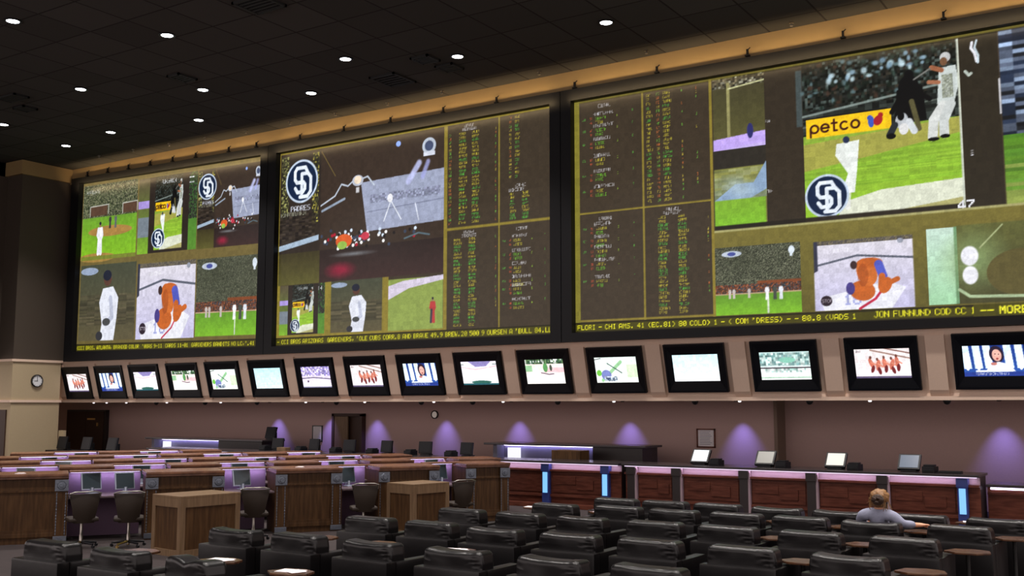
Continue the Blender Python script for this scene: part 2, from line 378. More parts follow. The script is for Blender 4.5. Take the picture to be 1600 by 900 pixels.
def sd_logo(p, u, v, rv, asp):        # a navy disc with white interlocked letters
    ru = rv / asp
    p.ell(u, v, ru, rv, C(200, 215, 235)); p.ell(u, v, ru * .90, rv * .90, C(18, 36, 66))
    def L(pts, wd): p.line([(u + x * ru, v + y * rv) for x, y in pts], wd * rv, C(232, 240, 250))
    L([(.34, -.40), (.22, -.62), (-.30, -.62), (-.42, -.46), (-.42, -.10), (-.30, .05), (.10, .05), (.20, .16), (.20, .36), (.08, .5), (-.26, .5), (-.40, .3)], .17)
    L([(-.10, .72), (.36, .72), (.56, .50), (.56, -.14), (.38, -.34), (.0, -.34), (.0, .72)], .17)
def petco_sign(p, u0, v0, u1, v1, asp):
    p.rect(u0, v0, u1, v1, C(248, 200, 28)); h = v1 - v0; W = (u1 - u0); rv = h * .20; ru = rv / asp; y = v0 + h * .53; x = u0 + W * .10; st = W * .128; K = C(60, 20, 20); wd = h * .105
    def arc(cx, a0, a1): p.line([(cx + ru * math.cos(R(a)), y + rv * math.sin(R(a))) for a in range(a0, a1 + 1, 20)], wd, K)
    arc(x, 0, 360); p.line([(x - ru, y), (x - ru, y + rv * 2)], wd, K); x += st
    arc(x, 40, 360); p.line([(x - ru, y), (x + ru, y)], wd, K); x += st * .85
    p.line([(x, y - rv * 1.9), (x, y + rv), (x + ru * .7, y + rv)], wd, K); p.line([(x - ru * .6, y - rv), (x + ru * .7, y - rv)], wd, K); x += st * .95
    arc(x, 45, 315); x += st; arc(x, 0, 360)
    cx = u0 + W * .82                              # red cat and blue dog silhouettes
    p.ell(cx - W * .05, y, W * .035, h * .30, C(60, 90, 190)); p.ell(cx - W * .065, y - h * .2, W * .03, h * .14, C(60, 90, 190))
    p.ell(cx + W * .03, y - h * .02, W * .05, h * .27, C(170, 35, 40), rot=.5); p.ell(cx + W * .06, y - h * .28, W * .03, h * .13, C(170, 35, 40))
def player(p, u, v0, v1, asp, c=WHT, lean=0.0, cap=C(40, 40, 50), wf=.62):
    h = v1 - v0; w_ = h / asp * wf
    p.ell(u + lean * .1, v0 + h * .08, w_ * .07, h * .08, C(150, 110, 90)); p.ell(u + lean * .1, v0 + h * .05, w_ * .08, h * .05, cap)
    p.poly([(u - w_ * .14, v0 + h * .17), (u + w_ * .14, v0 + h * .17), (u + w_ * .12, v0 + h * .55), (u - w_ * .12, v0 + h * .55)], c)
    p.line([(u - w_ * .13, v0 + h * .2), (u - w_ * .2, v0 + h * .4), (u - w_ * .1, v0 + h * .5)], h * .08, c)
    p.line([(u + w_ * .13, v0 + h * .2), (u + w_ * .19, v0 + h * .4), (u + w_ * .12, v0 + h * .5)], h * .08, c)
    p.line([(u - w_ * .06, v0 + h * .5), (u - w_ * .10, v0 + h * .95)], h * .12, c); p.line([(u + w_ * .06, v0 + h * .5), (u + w_ * .09, v0 + h * .95)], h * .12, c)
def pitcher_field(p, u0, v0, u1, v1, asp):
    W, H = u1 - u0, v1 - v0
    p.noise(u0, v0, u1, v0 + H * .48, [C(70, 78, 55), C(105, 110, 80), C(50, 58, 42), C(120, 120, 95)], 4)
    for a in (.14, .74): p.rect(u0 + W * a, v0 + H * .29, u0 + W * (a + .32 if a < .5 else 1), v0 + H * .42, C(90, 66, 52)); p.line([(u0 + W * a, v0 + H * .42), (u0 + W * a, v0 + H * .29), (u0 + W * min(1, a + .34), v0 + H * .28), (u0 + W * min(1, a + .34), v0 + H * .40)], .006, C(190, 190, 180))
    p.grad(u0, v0 + H * .44, u1, v1, C(110, 160, 50), C(132, 190, 38)); p.ell(u0 + W * .52, v0 + H * .63, W * .4, H * .07, C(170, 130, 70)); p.ell(u0 + W * .3, v1 - H * .03, W * .34, H * .06, C(165, 130, 66))
    p.rect(u0, v0 + H * .95, u1, v1, C(120, 130, 50)); player(p, u0 + W * .34, v0 + H * .50, v0 + H * .94, asp); player(p, u0 + W * .52, v0 + H * .42, v0 + H * .60, asp, C(60, 60, 60)); player(p, u0 + W * .62, v0 + H * .42, v0 + H * .60, asp, C(100, 105, 105))
    p.blobs(u0 + W * .06, v0 + H * .07, H * .05, 9, [C(200, 205, 200)])
def batter_scene(p, u0, v0, u1, v1, asp, big=False):
    W, H = u1 - u0, v1 - v0; X = lambda a: u0 + W * a; Y = lambda a: v0 + H * a
    p.noise(u0, v0, u1, Y(.30), [C(18, 22, 18), C(40, 42, 38), C(52, 48, 40), C(70, 80, 76), C(30, 34, 30), C(24, 28, 22)], 7 if big else 3)
    for _ in range(150 if big else 0): p.ell(random.uniform(u0, u1), random.uniform(v0, Y(.34)), random.uniform(.003, .009), random.uniform(.006, .018), random.choice([C(24, 34, 26), C(40, 52, 44), C(30, 30, 24), C(95, 120, 125), C(70, 50, 40), C(60, 78, 70)]), .85, .7)
    for _ in range(26 if big else 0): p.ell(random.gauss(X(.32 if _ % 2 else .72), W * .11), random.gauss(Y(.09), H * .04), random.uniform(.004, .009), random.uniform(.008, .02), random.choice([C(190, 215, 225), C(150, 180, 200), C(120, 150, 170)]), .85, .6)
    p.noise(u0, Y(.30), u1, Y(.46), [C(34, 38, 34), C(52, 58, 54), C(24, 26, 24)], 9 if big else 4, stretch=2)
    p.line([(u0, Y(.33)), (u1, Y(.24))], H * .014, C(150, 165, 160), .8); p.line([(u0, Y(.40)), (u1, Y(.33))], H * .008, C(130, 140, 130), .6)
    p.grad(u0, Y(.46), u1, v1, C(140, 170, 60), C(150, 200, 50)); p.noise(u0, Y(.5), u1, Y(.8), [C(115, 170, 45), C(155, 205, 60), C(135, 190, 50)], 3, .3, 22)
    p.poly([(X(0), Y(.51)), (X(1), Y(.46)), (X(1), Y(.55)), (X(.42), Y(.63)), (X(0), Y(.68))], C(170, 158, 80), .8)
    p.poly([(X(.27), Y(.89)), (X(.5), Y(.84)), (X(1), Y(.82)), (X(1), Y(.95)), (X(.5), Y(1)), (X(.2), Y(1))], C(222, 226, 205)); p.poly([(X(.35), v1), (X(1), Y(.93)), (X(1), v1)], C(175, 170, 110))
    p.rect(u0, Y(.345), X(.56), Y(.36), C(25, 25, 25)); petco_sign(p, X(.02), Y(.355), X(.58), Y(.475), asp)
    # umpire, catcher, batter, pitcher
    K = C(14, 14, 14)
    p.ell(X(.695), Y(.25), W * .065, H * .085, K); p.poly([(X(.62), Y(.25)), (X(.78), Y(.24)), (X(.80), Y(.45)), (X(.60), Y(.45))], K); p.line([(X(.64), Y(.30)), (X(.585), Y(.38))], H * .03, K); p.line([(X(.78), Y(.3)), (X(.82), Y(.33))], H * .03, K)
    p.ell(X(.70), Y(.17), W * .03, H * .035, K); p.line([(X(.71), Y(.33)), (X(.75), Y(.50))], H * .03, C(90, 85, 55))
    p.ell(X(.645), Y(.44), W * .04, H * .05, C(190, 195, 200)); p.ell(X(.64), Y(.41), W * .022, H * .028, K); p.line([(X(.60), Y(.46)), (X(.565), Y(.52))], H * .04, C(40, 45, 50)); p.line([(X(.69), Y(.45)), (X(.72), Y(.51))], H * .04, C(210, 215, 220)); p.ell(X(.655), Y(.49), W * .03, H * .035, C(225, 225, 225)); p.ell(X(.575), Y(.525), W * .03, H * .018, K)
    G = C(200, 208, 205)
    p.ell(X(.925), Y(.095), W * .032, H * .03, C(200, 200, 200)); p.ell(X(.915), Y(.12), W * .022, H * .025, C(120, 85, 60))
    p.poly([(X(.885), Y(.155)), (X(.985), Y(.15)), (X(1.0), Y(.26)), (X(.965), Y(.38)), (X(.865), Y(.37))], G); p.noise(X(.90), Y(.20), X(.965), Y(.34), [C(120, 125, 100), C(160, 165, 150)], 3, .7)
    p.line([(X(.90), Y(.17)), (X(.84), Y(.145))], H * .028, C(160, 100, 70)); p.line([(X(.88), Y(.24)), (X(.82), Y(.23))], H * .024, C(170, 110, 80)); p.line([(X(.83), Y(.15)), (X(.73), Y(.20))], H * .010, C(120, 120, 115))
    p.line([(X(.90), Y(.38)), (X(.84), Y(.46)), (X(.83), Y(.56))], H * .055, C(215, 218, 215)); p.line([(X(.945), Y(.38)), (X(.90), Y(.47)), (X(.90), Y(.55))], H * .055, C(205, 210, 208)); p.ell(X(.835), Y(.575), W * .035, H * .012, K); p.ell(X(.905), Y(.565), W * .03, H * .012, K)
    p.poly([(X(.22), Y(.53)), (X(.37), Y(.52)), (X(.35), Y(.70)), (X(.33), Y(.84)), (X(.24), Y(.84)), (X(.29), Y(.72)), (X(.21), Y(.60))], C(235, 240, 235)); p.ell(X(.285), Y(.51), W * .022, H * .022, C(40, 50, 80)); p.line([(X(.29), Y(.83)), (X(.28), Y(.93))], H * .03, C(240, 240, 240), .8)
    sd_logo(p, X(.145), Y(.845), H * .135, asp)
def night_field(p, u0, v0, u1, v1, asp):
    W, H = u1 - u0, v1 - v0; X = lambda a: u0 + W * a; Y = lambda a: v0 + H * a
    p.noise(u0, v0, u1, Y(.66), [C(70, 74, 58), C(110, 112, 92), C(48, 52, 40), C(92, 96, 76)], 2); p.ell(X(.3), Y(.2), W * .3, H * .25, C(50, 54, 40), .4, 1)
    p.rect(X(.5), Y(.52), u1, Y(.56), C(130, 70, 40)); p.noise(u0, Y(.56), u1, Y(.70), [C(110, 60, 40), C(60, 70, 80), C(150, 90, 60), C(70, 50, 40)], 3)
    p.grad(u0, Y(.69), u1, v1, C(100, 150, 45), C(125, 185, 45)); p.rect(u0, Y(.69), u1, Y(.705), C(190, 160, 130))
    for a in (.17, .22, .40): player(p, X(a), Y(.60), Y(.76), asp, C(200, 190, 185))
    for a, c in ((.61, WHT), (.70, C(70, 75, 70)), (.77, C(225, 230, 240))): player(p, X(a), Y(.58), Y(.80), asp, c)
    p.line([(X(.62), Y(.80)), (X(.62), Y(.98))], .008, C(210, 220, 200)); p.ell(X(.2), Y(.10), W * .12, H * .045, C(190, 200, 215)); p.ell(X(.2), Y(.10), W * .05, H * .03, C(70, 80, 150)); p.ell(X(.90), Y(.10), W * .035, H * .06, C(215, 225, 235)); p.rect(X(.885), Y(.15), X(.915), Y(.19), C(215, 225, 235))
def ring_scene(p, u0, v0, u1, v1, asp):
    W, H = u1 - u0, v1 - v0; X = lambda a: u0 + W * a; Y = lambda a: v0 + H * a
    p.grad(u0, v0, u1, v1, C(222, 218, 228), C(196, 192, 226)); p.noise(u0, v0, u1, Y(.06), [C(90, 80, 50), C(50, 45, 40)], 3, .8)
    p.poly([(u0, Y(.34)), (X(.45), Y(.22)), (u1, Y(.30)), (u1, Y(.33)), (X(.45), Y(.25)), (u0, Y(.37))], C(90, 95, 110)); p.poly([(u0, v0), (X(.04), v0), (X(.04), Y(.42)), (u0, Y(.45))], C(50, 52, 70))
    p.poly([(X(.05), Y(.82)), (X(.75), Y(.62)), (X(.92), Y(.72)), (X(.78), v1), (X(.1), v1)], C(235, 235, 245)); p.line([(X(.72), Y(.68)), (X(.62), Y(.86)), (X(.46), Y(.99))], .009, C(190, 40, 70))
    # ring-mat lettering
    p.text(X(.30), Y(.78), H * .15, '18', C(160, 165, 215), 1)
    O = C(196, 98, 38); p.ell(X(.49), Y(.74), W * .13, H * .14, O, rot=.2); p.ell(X(.54), Y(.48), W * .10, H * .20, C(208, 110, 46), rot=-.3); p.ell(X(.57), Y(.35), W * .13, H * .07, O); p.ell(X(.50), Y(.52), W * .055, H * .16, C(150, 66, 26), .5)
    p.ell(X(.37), Y(.70), W * .045, H * .09, C(70, 60, 130)); p.ell(X(.41), Y(.37), W * .035, H * .06, C(60, 40, 40)); p.line([(X(.66), Y(.38)), (X(.70), Y(.55))], H * .12, C(80, 90, 190)); p.line([(X(.69), Y(.55)), (X(.68), Y(.70))], H * .09, O); p.ell(X(.72), Y(.68), W * .06, H * .12, O, rot=.5); p.line([(X(.74), Y(.66)), (X(.84), Y(.60))], H * .07, O)
    p.ell(X(.12), Y(.86), W * .06, H * .075, C(40, 28, 40)); p.text(X(.075), Y(.84), H * .045, 'STOP', C(210, 200, 210))
    p.blobs(X(.2), Y(.12), H * .05, 8, [C(245, 245, 250)]); p.ell(X(.88), Y(.07), W * .03, H * .035, C(150, 155, 170))
def man_scene(p, u0, v0, u1, v1, asp):
    W, H = u1 - u0, v1 - v0; X = lambda a: u0 + W * a; Y = lambda a: v0 + H * a
    p.grad(u0, v0, u1, v1, C(70, 74, 58), C(92, 84, 60)); p.noise(u0, Y(.4), u1, Y(.8), [C(80, 75, 55), C(95, 86, 66), C(66, 62, 48)], 6, .6, 8)
    p.ell(X(.16), Y(.08), W * .16, H * .05, C(150, 165, 190)); p.ell(X(.5), Y(.20), W * .07, H * .09, C(90, 60, 50)); p.ell(X(.49), Y(.15), W * .075, H * .07, C(30, 34, 50))
    p.poly([(X(.42), Y(.32)), (X(.60), Y(.30)), (X(.70), Y(.45)), (X(.68), Y(.72)), (X(.64), v1), (X(.38), v1), (X(.42), Y(.78)), (X(.36), Y(.50))], C(225, 228, 240)); p.line([(X(.56), Y(.45)), (X(.60), Y(.70)), (X(.48), Y(.78))], H * .07, C(190, 195, 215)); p.ell(X(.5), Y(.76), W * .07, H * .05, C(70, 72, 74)); p.ell(X(.38), Y(.94), W * .06, H * .06, C(50, 50, 55))
def street_night(p, u0, v0, u1, v1, asp, strip=True):
    W, H = u1 - u0, v1 - v0; X = lambda a: u0 + W * a; Y = lambda a: v0 + H * a
    p.rect(u0, v0, u1, v1, C(60, 48, 40)); a0 = .27
    p.poly([(X(.52), Y(.30)), (X(1), Y(.28)), (X(1), Y(.64)), (X(.56), Y(.66))], C(158, 165, 190)); p.noise(X(.58), Y(.40), X(.98), Y(.46), [C(158, 165, 190), C(135, 138, 165)], 6, .8); p.line([(X(.56), Y(.52)), (X(1), Y(.49))], H * .006, C(120, 125, 150))
    p.grad(X(a0), Y(.76), u1, v1, C(46, 36, 34), C(60, 42, 40)); p.ell(X(.48), Y(.81), W * .16, H * .022, C(130, 135, 140), .9, 1); p.ell(X(.40), Y(.92), W * .11, H * .07, C(150, 34, 60), .9, .8)
    p.line([(X(a0), Y(.43)), (X(.36), Y(.37)), (X(.40), Y(.29)), (X(.44), Y(.31)), (X(.48), Y(.27))], H * .012, C(190, 200, 215)); p.line([(X(.53), Y(.27)), (X(.56), Y(.26)), (X(.60), Y(.33))], H * .012, C(190, 200, 215)); p.ell(X(.50), Y(.28), W * .034, H * .040, C(190, 195, 210)); p.ell(X(.50), Y(.275), W * .022, H * .030, C(245, 225, 200)); p.line([(X(.28), Y(.47)), (X(.42), Y(.40))], H * .018, C(170, 190, 215), .8); p.rect(X(.49), Y(.33), X(.51), Y(.37), C(200, 200, 205))
    for _ in range(70): p.ell(random.gauss(X(.45), W * .09) if random.random() < .6 else random.uniform(X(.28), X(.85)), random.gauss(Y(.69), H * .035), W * .008, H * .012, random.choice([C(210, 225, 245), C(170, 30, 50), C(255, 255, 255), C(60, 70, 90), C(30, 26, 26)]))
    p.ell(X(.42), Y(.71), W * .05, H * .05, C(220, 96, 44)); p.ell(X(.41), Y(.74), W * .03, H * .03, C(150, 190, 80)); p.ell(X(.55), Y(.69), W * .025, H * .028, C(200, 60, 80))
    p.line([(X(.66), Y(.60)), (X(.70), Y(.46)), (X(.76), Y(.60))], H * .008, C(235, 240, 250)); p.ell(X(.695), Y(.44), W * .016, H * .03, C(245, 245, 250)); p.line([(X(.84), Y(.50)), (X(.86), Y(.62))], H * .008, C(225, 230, 245)); p.line([(X(.78), Y(.74)), (X(.86), Y(.71)), (X(.92), Y(.73))], H * .012, C(90, 110, 120))
    p.line([(X(.80), Y(.34)), (X(.86), Y(.22))], H * .045, C(195, 200, 245), .9, .3); p.line([(X(.88), Y(.32)), (X(.91), Y(.22))], H * .035, C(170, 175, 235), .8, .3); p.line([(X(.27), Y(.02)), (X(.36), Y(.22))], H * .004, C(140, 120, 60)); p.ell(X(.74), Y(.06), W * .014, H * .02, C(150, 180, 255))
    p.ell(X(.915), Y(.11), W * .038, H * .058, C(190, 200, 215)); p.ell(X(.915), Y(.11), W * .024, H * .036, C(70, 80, 110)); p.rect(X(.885), Y(.15), X(.95), Y(.18), C(215, 220, 235))
    if strip:
        p.rect(u0, v0, X(a0), v1, C(50, 42, 36)); p.noise(X(.01), Y(.02), X(.06), Y(.5), [C(60, 60, 40), C(150, 150, 90), C(90, 88, 60), C(40, 36, 30)], 5); p.noise(X(.215), Y(.02), X(.255), Y(.55), [C(60, 60, 40), C(170, 160, 70), C(90, 88, 60), C(40, 36, 30)], 5)
        sd_logo(p, X(.143), Y(.22), H * .165, asp); p.text(X(.075), Y(.405), H * .042, 'PADRES', C(220, 225, 240), 0, .6)
        p.noise(u0, Y(.47), X(.24), Y(.68), [C(52, 44, 36), C(70, 60, 52), C(36, 30, 28)], 5, .8, 3); p.poly([(u0, Y(.70)), (X(.26), Y(.64)), (X(.26), Y(.68)), (u0, Y(.74))], C(165, 185, 205)); p.blobs(X(.01), Y(.45), H * .03, 14, [C(160, 160, 140)]); p.grad(u0, Y(.76), X(a0), v1, C(62, 56, 34), C(92, 88, 44))
def side_strips(p, u0, v0, u1, v1, asp):
    W, H = u1 - u0, v1 - v0; X = lambda a: u0 + W * a; Y = lambda a: v0 + H * a
    p.rect(u0, v0, u1, v1, C(46, 38, 33)); p.grad(u0, v0, X(.19), v1, C(90, 80, 60), C(110, 150, 50)); p.rect(u0, Y(.3), X(.19), Y(.40), C(170, 150, 220)); p.rect(u0, Y(.52), X(.19), Y(.78), C(120, 130, 140)); p.grad(u0, Y(.78), X(.19), v1, C(110, 150, 50), C(130, 180, 50))
    batter_scene(p, X(.29), v0, X(.76), Y(.96), asp); p.blobs(X(.40), Y(.05), H * .05, 9, [C(210, 215, 220)]); p.noise(X(.86), v0, u1, v1, [C(60, 90, 50), C(50, 50, 45)], 5); p.grad(X(.86), Y(.6), u1, v1, C(80, 130, 50), C(90, 140, 50)); p.blobs(X(.86), Y(.06), H * .08, 2, [WHT])
def ticker(p, txt, u1=.998):
    p.rect(0, .955, 1, 1, C(34, 30, 12)); p.rect(0, .962, 1, .992, C(70, 66, 14)); p.text(.006, .966, .021, txt, C(236, 230, 40), 0, .9)
Yl = [C(222, 208, 60), C(120, 220, 50), C(90, 210, 70), C(230, 200, 70)]
def board_rows(p, u0, v0, u1, v1, cols, rows, head=True):   # columns of names
    W, H = u1 - u0, v1 - v0
    if head:
        p.blobs(u0 + W * .32, v0 + H * .01, .013, 7, [WHT]); p.blobs(u0 + W * .28, v0 + H * .045, .013, 10, [WHT])
    a = v0 + H * (.085 if head else .02)
    for k in range(rows):
        y = a + (v0 + H * .985 - a) * k / rows; c = [Yl[(k // 2) % 2 * 2 + (k % 2) * 0]] if random.random() < .8 else [Yl[0]]
        for q, n in cols:
            if n > 1 or random.random() < .6: p.blobs(u0 + W * q, y, .0105, max(1, n + random.choice((-1, 0, 0, 1)) if n > 2 else n), c if n > 2 else [C(225, 120, 60), C(220, 200, 70), C(120, 210, 70)])
def board_groups(p, u0, v0, u1, v1, ys, head=True):
    W, H = u1 - u0, v1 - v0
    if head: p.blobs(u0 + W * .30, v0 + H * .03, .014, 7, [WHT])
    for y in ys:
        yy = v0 + H * y; p.blobs(u0 + W * .22, yy, .013, random.choice((9, 10, 12)), [WHT])
        for j in (0, 1):
            z = yy + .020 + j * .018; p.blobs(u0 + W * .16, z, .010, 2, [C(220, 90, 60)]); p.blobs(u0 + W * .25, z, .012, random.choice((5, 6, 7)), [C(120, 220, 50), C(220, 210, 60)])
            if j == 0: p.blobs(u0 + W * .03, z, .009, 3, [C(90, 190, 70)]); p.blobs(u0 + W * .6, z, .010, 1, [C(160, 210, 60)]); p.blobs(u0 + W * .85, z - .012, .010, 1, [C(90, 190, 70)])

def paint_left():
    asp = 8.8 / 5.78; p = Paint(8.8, 5.78, 58, OLIVE); p.grad(0, 0, 1, 1, C(120, 104, 60), C(104, 92, 50))
    pitcher_field(p, .004, .018, .332, .465, asp); side_strips(p, .340, .026, .664, .458, asp); street_night(p, .668, .026, .996, .46, asp)
    man_scene(p, .009, .495, .342, .936, asp); ring_scene(p, .350, .512, .668, .938, asp); night_field(p, .674, .515, .995, .934, asp)
    ticker(p, "CCCI BROS. ATLANTA, BRANDED COLOR  '08AS 9-11  CARDS 11-01  GARDENERS BANDITS NO LC,'.41"); return p.result()
def paint_mid():
    asp = 9.4 / 5.7; p = Paint(9.4, 5.7, 58, BROWN); street_night(p, .003, .012, .643, .69, asp)
    for r in ((0, 0, 1, .010), (0, 0, .004, 1), (.643, .005, .655, .955), (.826, .01, .831, .955), (.655, .490, 1, .503), (.996, .0, 1, 1), (0, .69, .012, .955), (.2, .69, .225, .955), (.423, .69, .446, .955), (0, .943, .65, .955)): p.rect(*r, C(138, 122, 48))
    side_strips(p, .012, .692, .200, .943, asp); man_scene(p, .225, .690, .423, .943, asp)
    p.rect(.446, .705, .642, .948, C(140, 158, 78)); p.poly([(.446, .735), (.50, .715), (.642, .700), (.642, .722), (.52, .752), (.446, .80)], C(215, 205, 225)); player(p, .606, .80, .92, asp, C(180, 60, 60)); p.line([(.602, .86), (.600, .915)], .012, C(60, 60, 70))
    board_rows(p, .657, .012, .826, .49, [(.22, 6), (.48, 6), (.94, 1), (.02, 2)], 25); board_rows(p, .657, .505, .826, .955, [(.12, 6), (.42, 6), (.94, 1)], 25)
    board_rows(p, .835, .012, .995, .31, [(.16, 2), (.28, 3), (.96, 1)], 15, False); p.blobs(.88, .325, .013, 7, [WHT]); p.blobs(.86, .345, .013, 10, [WHT]); board_rows(p, .835, .36, .995, .49, [(.18, 4), (.42, 5), (.96, 1)], 8, False)
    board_groups(p, .835, .505, .995, .955, (.10, .24, .37, .50, .58, .72)); ticker(p, "- CCI BROS ARIZONAS  GARDENERS, 'OLE CUBS CORR.8 AND BRAVE 49.9 BREW.20 500 9 OURSEN A 'BULL 84.LL     7.2.1 BOBS, NI. RONDI BS'"); return p.result()
def paint_right():
    asp = 10.48 / 5.67; p = Paint(10.48, 5.67, 62, BROWN); g = C(138, 122, 48)
    p.rect(.337, .62, 1, .96, C(104, 96, 44)); p.grad(.337, .62, 1, .96, C(120, 110, 52), C(96, 88, 40))
    p.grad(.343, .006, .458, .60, C(66, 62, 42), C(120, 118, 60)); p.noise(.343, .006, .458, .05, CROWD, 6); p.rect(.375, .03, .382, .48, C(150, 145, 95)); p.line([(.378, .055), (.458, .04)], .006, C(200, 200, 150)); p.rect(.343, .268, .458, .30, C(200, 180, 240)); p.poly([(.343, .255), (.458, .24), (.458, .285), (.343, .30)], C(196, 170, 245)); p.rect(.343, .30, .458, .375, C(48, 44, 38)); p.ell(.425, .235, .007, .03, C(50, 50, 110))
    p.grad(.343, .375, .458, .5, C(140, 140, 70), C(120, 135, 110)); p.noise(.343, .38, .458, .50, [C(150, 148, 80), C(120, 130, 95), C(165, 170, 140)], 7, .4, 3); p.poly([(.343, .50), (.39, .44), (.43, .44), (.458, .36), (.458, .47), (.40, .52), (.343, .53)], C(140, 165, 195)); p.ell(.40, .46, .05, .05, C(170, 190, 200), .7, .8, .4); p.grad(.343, .50, .456, .60, C(125, 170, 50), C(130, 190, 50))
    p.rect(.458, .006, .538, .62, C(54, 46, 36)); p.rect(.343, .60, .538, .62, C(36, 32, 26)); p.rect(.525, .03, .537, .25, C(70, 80, 80)); p.blobs(.459, .205, .010, 3, [WHT]); p.blobs(.459, .478, .012, 3, [WHT])
    batter_scene(p, .538, .014, .838, .618, asp, True); p.rect(.836, .014, .840, .618, C(200, 205, 190)); p.rect(.538, .60, .838, .625, C(44, 38, 30))
    p.rect(.842, .01, .908, .625, C(48, 42, 32)); p.line([(.864, .035), (.862, .055), (.868, .075), (.871, .105)], .009, WHT); p.line([(.872, .030), (.868, .055), (.874, .085), (.873, .11)], .007, C(200, 215, 225)); p.line([(.850, .135), (.856, .15), (.860, .145)], .010, C(190, 200, 190)); p.blobs(.853, .418, .018, 1, [WHT])
    p.text(.826, .590, .034, '47', WHT, 1); p.line([(.908, .18), (.908, .3)], .006, WHT, .8)
    p.noise(.910, .014, 1, .38, [C(40, 50, 70), C(90, 100, 120), C(30, 32, 36), C(150, 170, 200)], 10, 1, 3); p.grad(.910, .38, 1, .622, C(70, 120, 40), C(130, 160, 70)); p.noise(.91, .38, 1, .62, [C(110, 160, 40), C(90, 140, 40), C(150, 150, 80)], 9, .5, 5)
    p.rect(0, 0, 1, .010, C(110, 100, 44)); p.rect(0, 0, .014, .955, C(128, 120, 46)); p.rect(.337, .618, 1, .626, C(170, 165, 110))
    for r in ((.014, .489, .337, .497), (.174, .01, .178, .955), (.335, .005, .341, .955), (.014, .945, .337, .953)): p.rect(*r, g)
    board_groups(p, .017, .014, .174, .489, (.10, .21, .33, .48, .62, .76)); board_groups(p, .017, .500, .174, .945, (.08, .20, .30, .42, .58))
    board_rows(p, .180, .012, .335, .489, [(.04, 3), (.20, 2), (.30, 5), (.58, 1), (.80, 1)], 26, False); board_rows(p, .180, .500, .335, .945, [(.20, 6), (.50, 6), (.94, 1)], 26)
    night_field(p, .341, .688, .524, .952, asp); ring_scene(p, .551, .694, .742, .952, asp)
    p.grad(.768, .682, .816, .950, C(200, 225, 210), C(165, 215, 170)); p.rect(.816, .68, .822, .95, C(110, 150, 110)); p.grad(.822, .678, 1, .950, C(96, 98, 52), C(70, 68, 40)); p.ell(.85, .80, .07, .13, C(140, 165, 110), .8, .9); p.ell(.93, .85, .06, .08, C(92, 84, 46)); p.line([(.86, .76), (.90, .685)], .005, C(170, 180, 130)); p.line([(.822, .90), (.84, .925), (1, .935)], .010, C(170, 190, 150))
    p.ell(.842, .785, .0165, .036, WHT, 1, .15); p.ell(.842, .852, .0145, .034, WHT, 1, .15)
    ticker(p, "FLORI - CHI AMS. 41 (EC.81) 80 COLO) 1 - ( COM 'DRESS) - - 80.8 (VADS 1"); p.text(.665, .962, .023, "JON FUNNUND COD CC 15. 11A", C(236, 230, 40), 0, .5)
    p.rect(.845, .955, 1, .995, C(70, 66, 14)); p.text(.856, .962, .026, "-- MORE ON", C(246, 240, 50), 1, 1.1); return p.result()

def display_mesh(name, img, quad, mtl, parent):       # quad: 3D corners BL, BR, TL, TR; colours on the grid points
    h, w_ = img.shape[:2]; BL, BR, TL, TR = [np.array(q, np.float32) for q in quad]
    u = np.linspace(0, 1, w_, dtype=np.float32)[None, :, None]; v = np.linspace(0, 1, h, dtype=np.float32)[:, None, None]   # v from the top
    co = (TL * (1 - u) + TR * u) * (1 - v) + (BL * (1 - u) + BR * u) * v
    me = bpy.data.meshes.new(name); n = h * w_; me.vertices.add(n); me.vertices.foreach_set('co', co.ravel())
    i = np.arange(n, dtype=np.int32).reshape(h, w_); q = np.stack([i[1:, :-1], i[1:, 1:], i[:-1, 1:], i[:-1, :-1]], -1).reshape(-1, 4)
    me.loops.add(q.size); me.loops.foreach_set('vertex_index', q.ravel()); me.polygons.add(len(q)); me.polygons.foreach_set('loop_start', np.arange(0, q.size, 4, dtype=np.int32))
    me.update(calc_edges=True)
    lin = np.where(img <= .04045, img / 12.92, ((img + .055) / 1.055) ** 2.4).astype(np.float32)
    ca = me.color_attributes.new('picture', 'FLOAT_COLOR', 'POINT'); ca.data.foreach_set('color', np.concatenate([lin.reshape(-1, 3), np.ones((n, 1), np.float32)], 1).ravel())
    me.materials.append(mtl); o = bpy.data.objects.new(name, me); COL.objects.link(o); o.parent = parent; return o
def picture_mat(name, strength, rough=.35):
    m = bpy.data.materials.new(name); m.use_nodes = True; nt = m.node_tree; b_ = nt.nodes['Principled BSDF']
    b_.inputs['Base Color'].default_value = (.01, .01, .01, 1); b_.inputs['Roughness'].default_value = rough; b_.inputs['Specular IOR Level'].default_value = .2
    a = nt.nodes.new('ShaderNodeVertexColor'); a.layer_name = 'picture'; nt.links.new(a.outputs['Color'], b_.inputs['Emission Color']); b_.inputs['Emission Strength'].default_value = strength
    m.cycles.emission_sampling = 'NONE'; return m
M['display'] = picture_mat('big_screen_picture', 1.05); M['tvpic'] = picture_mat('television_picture', 1.35, .2)

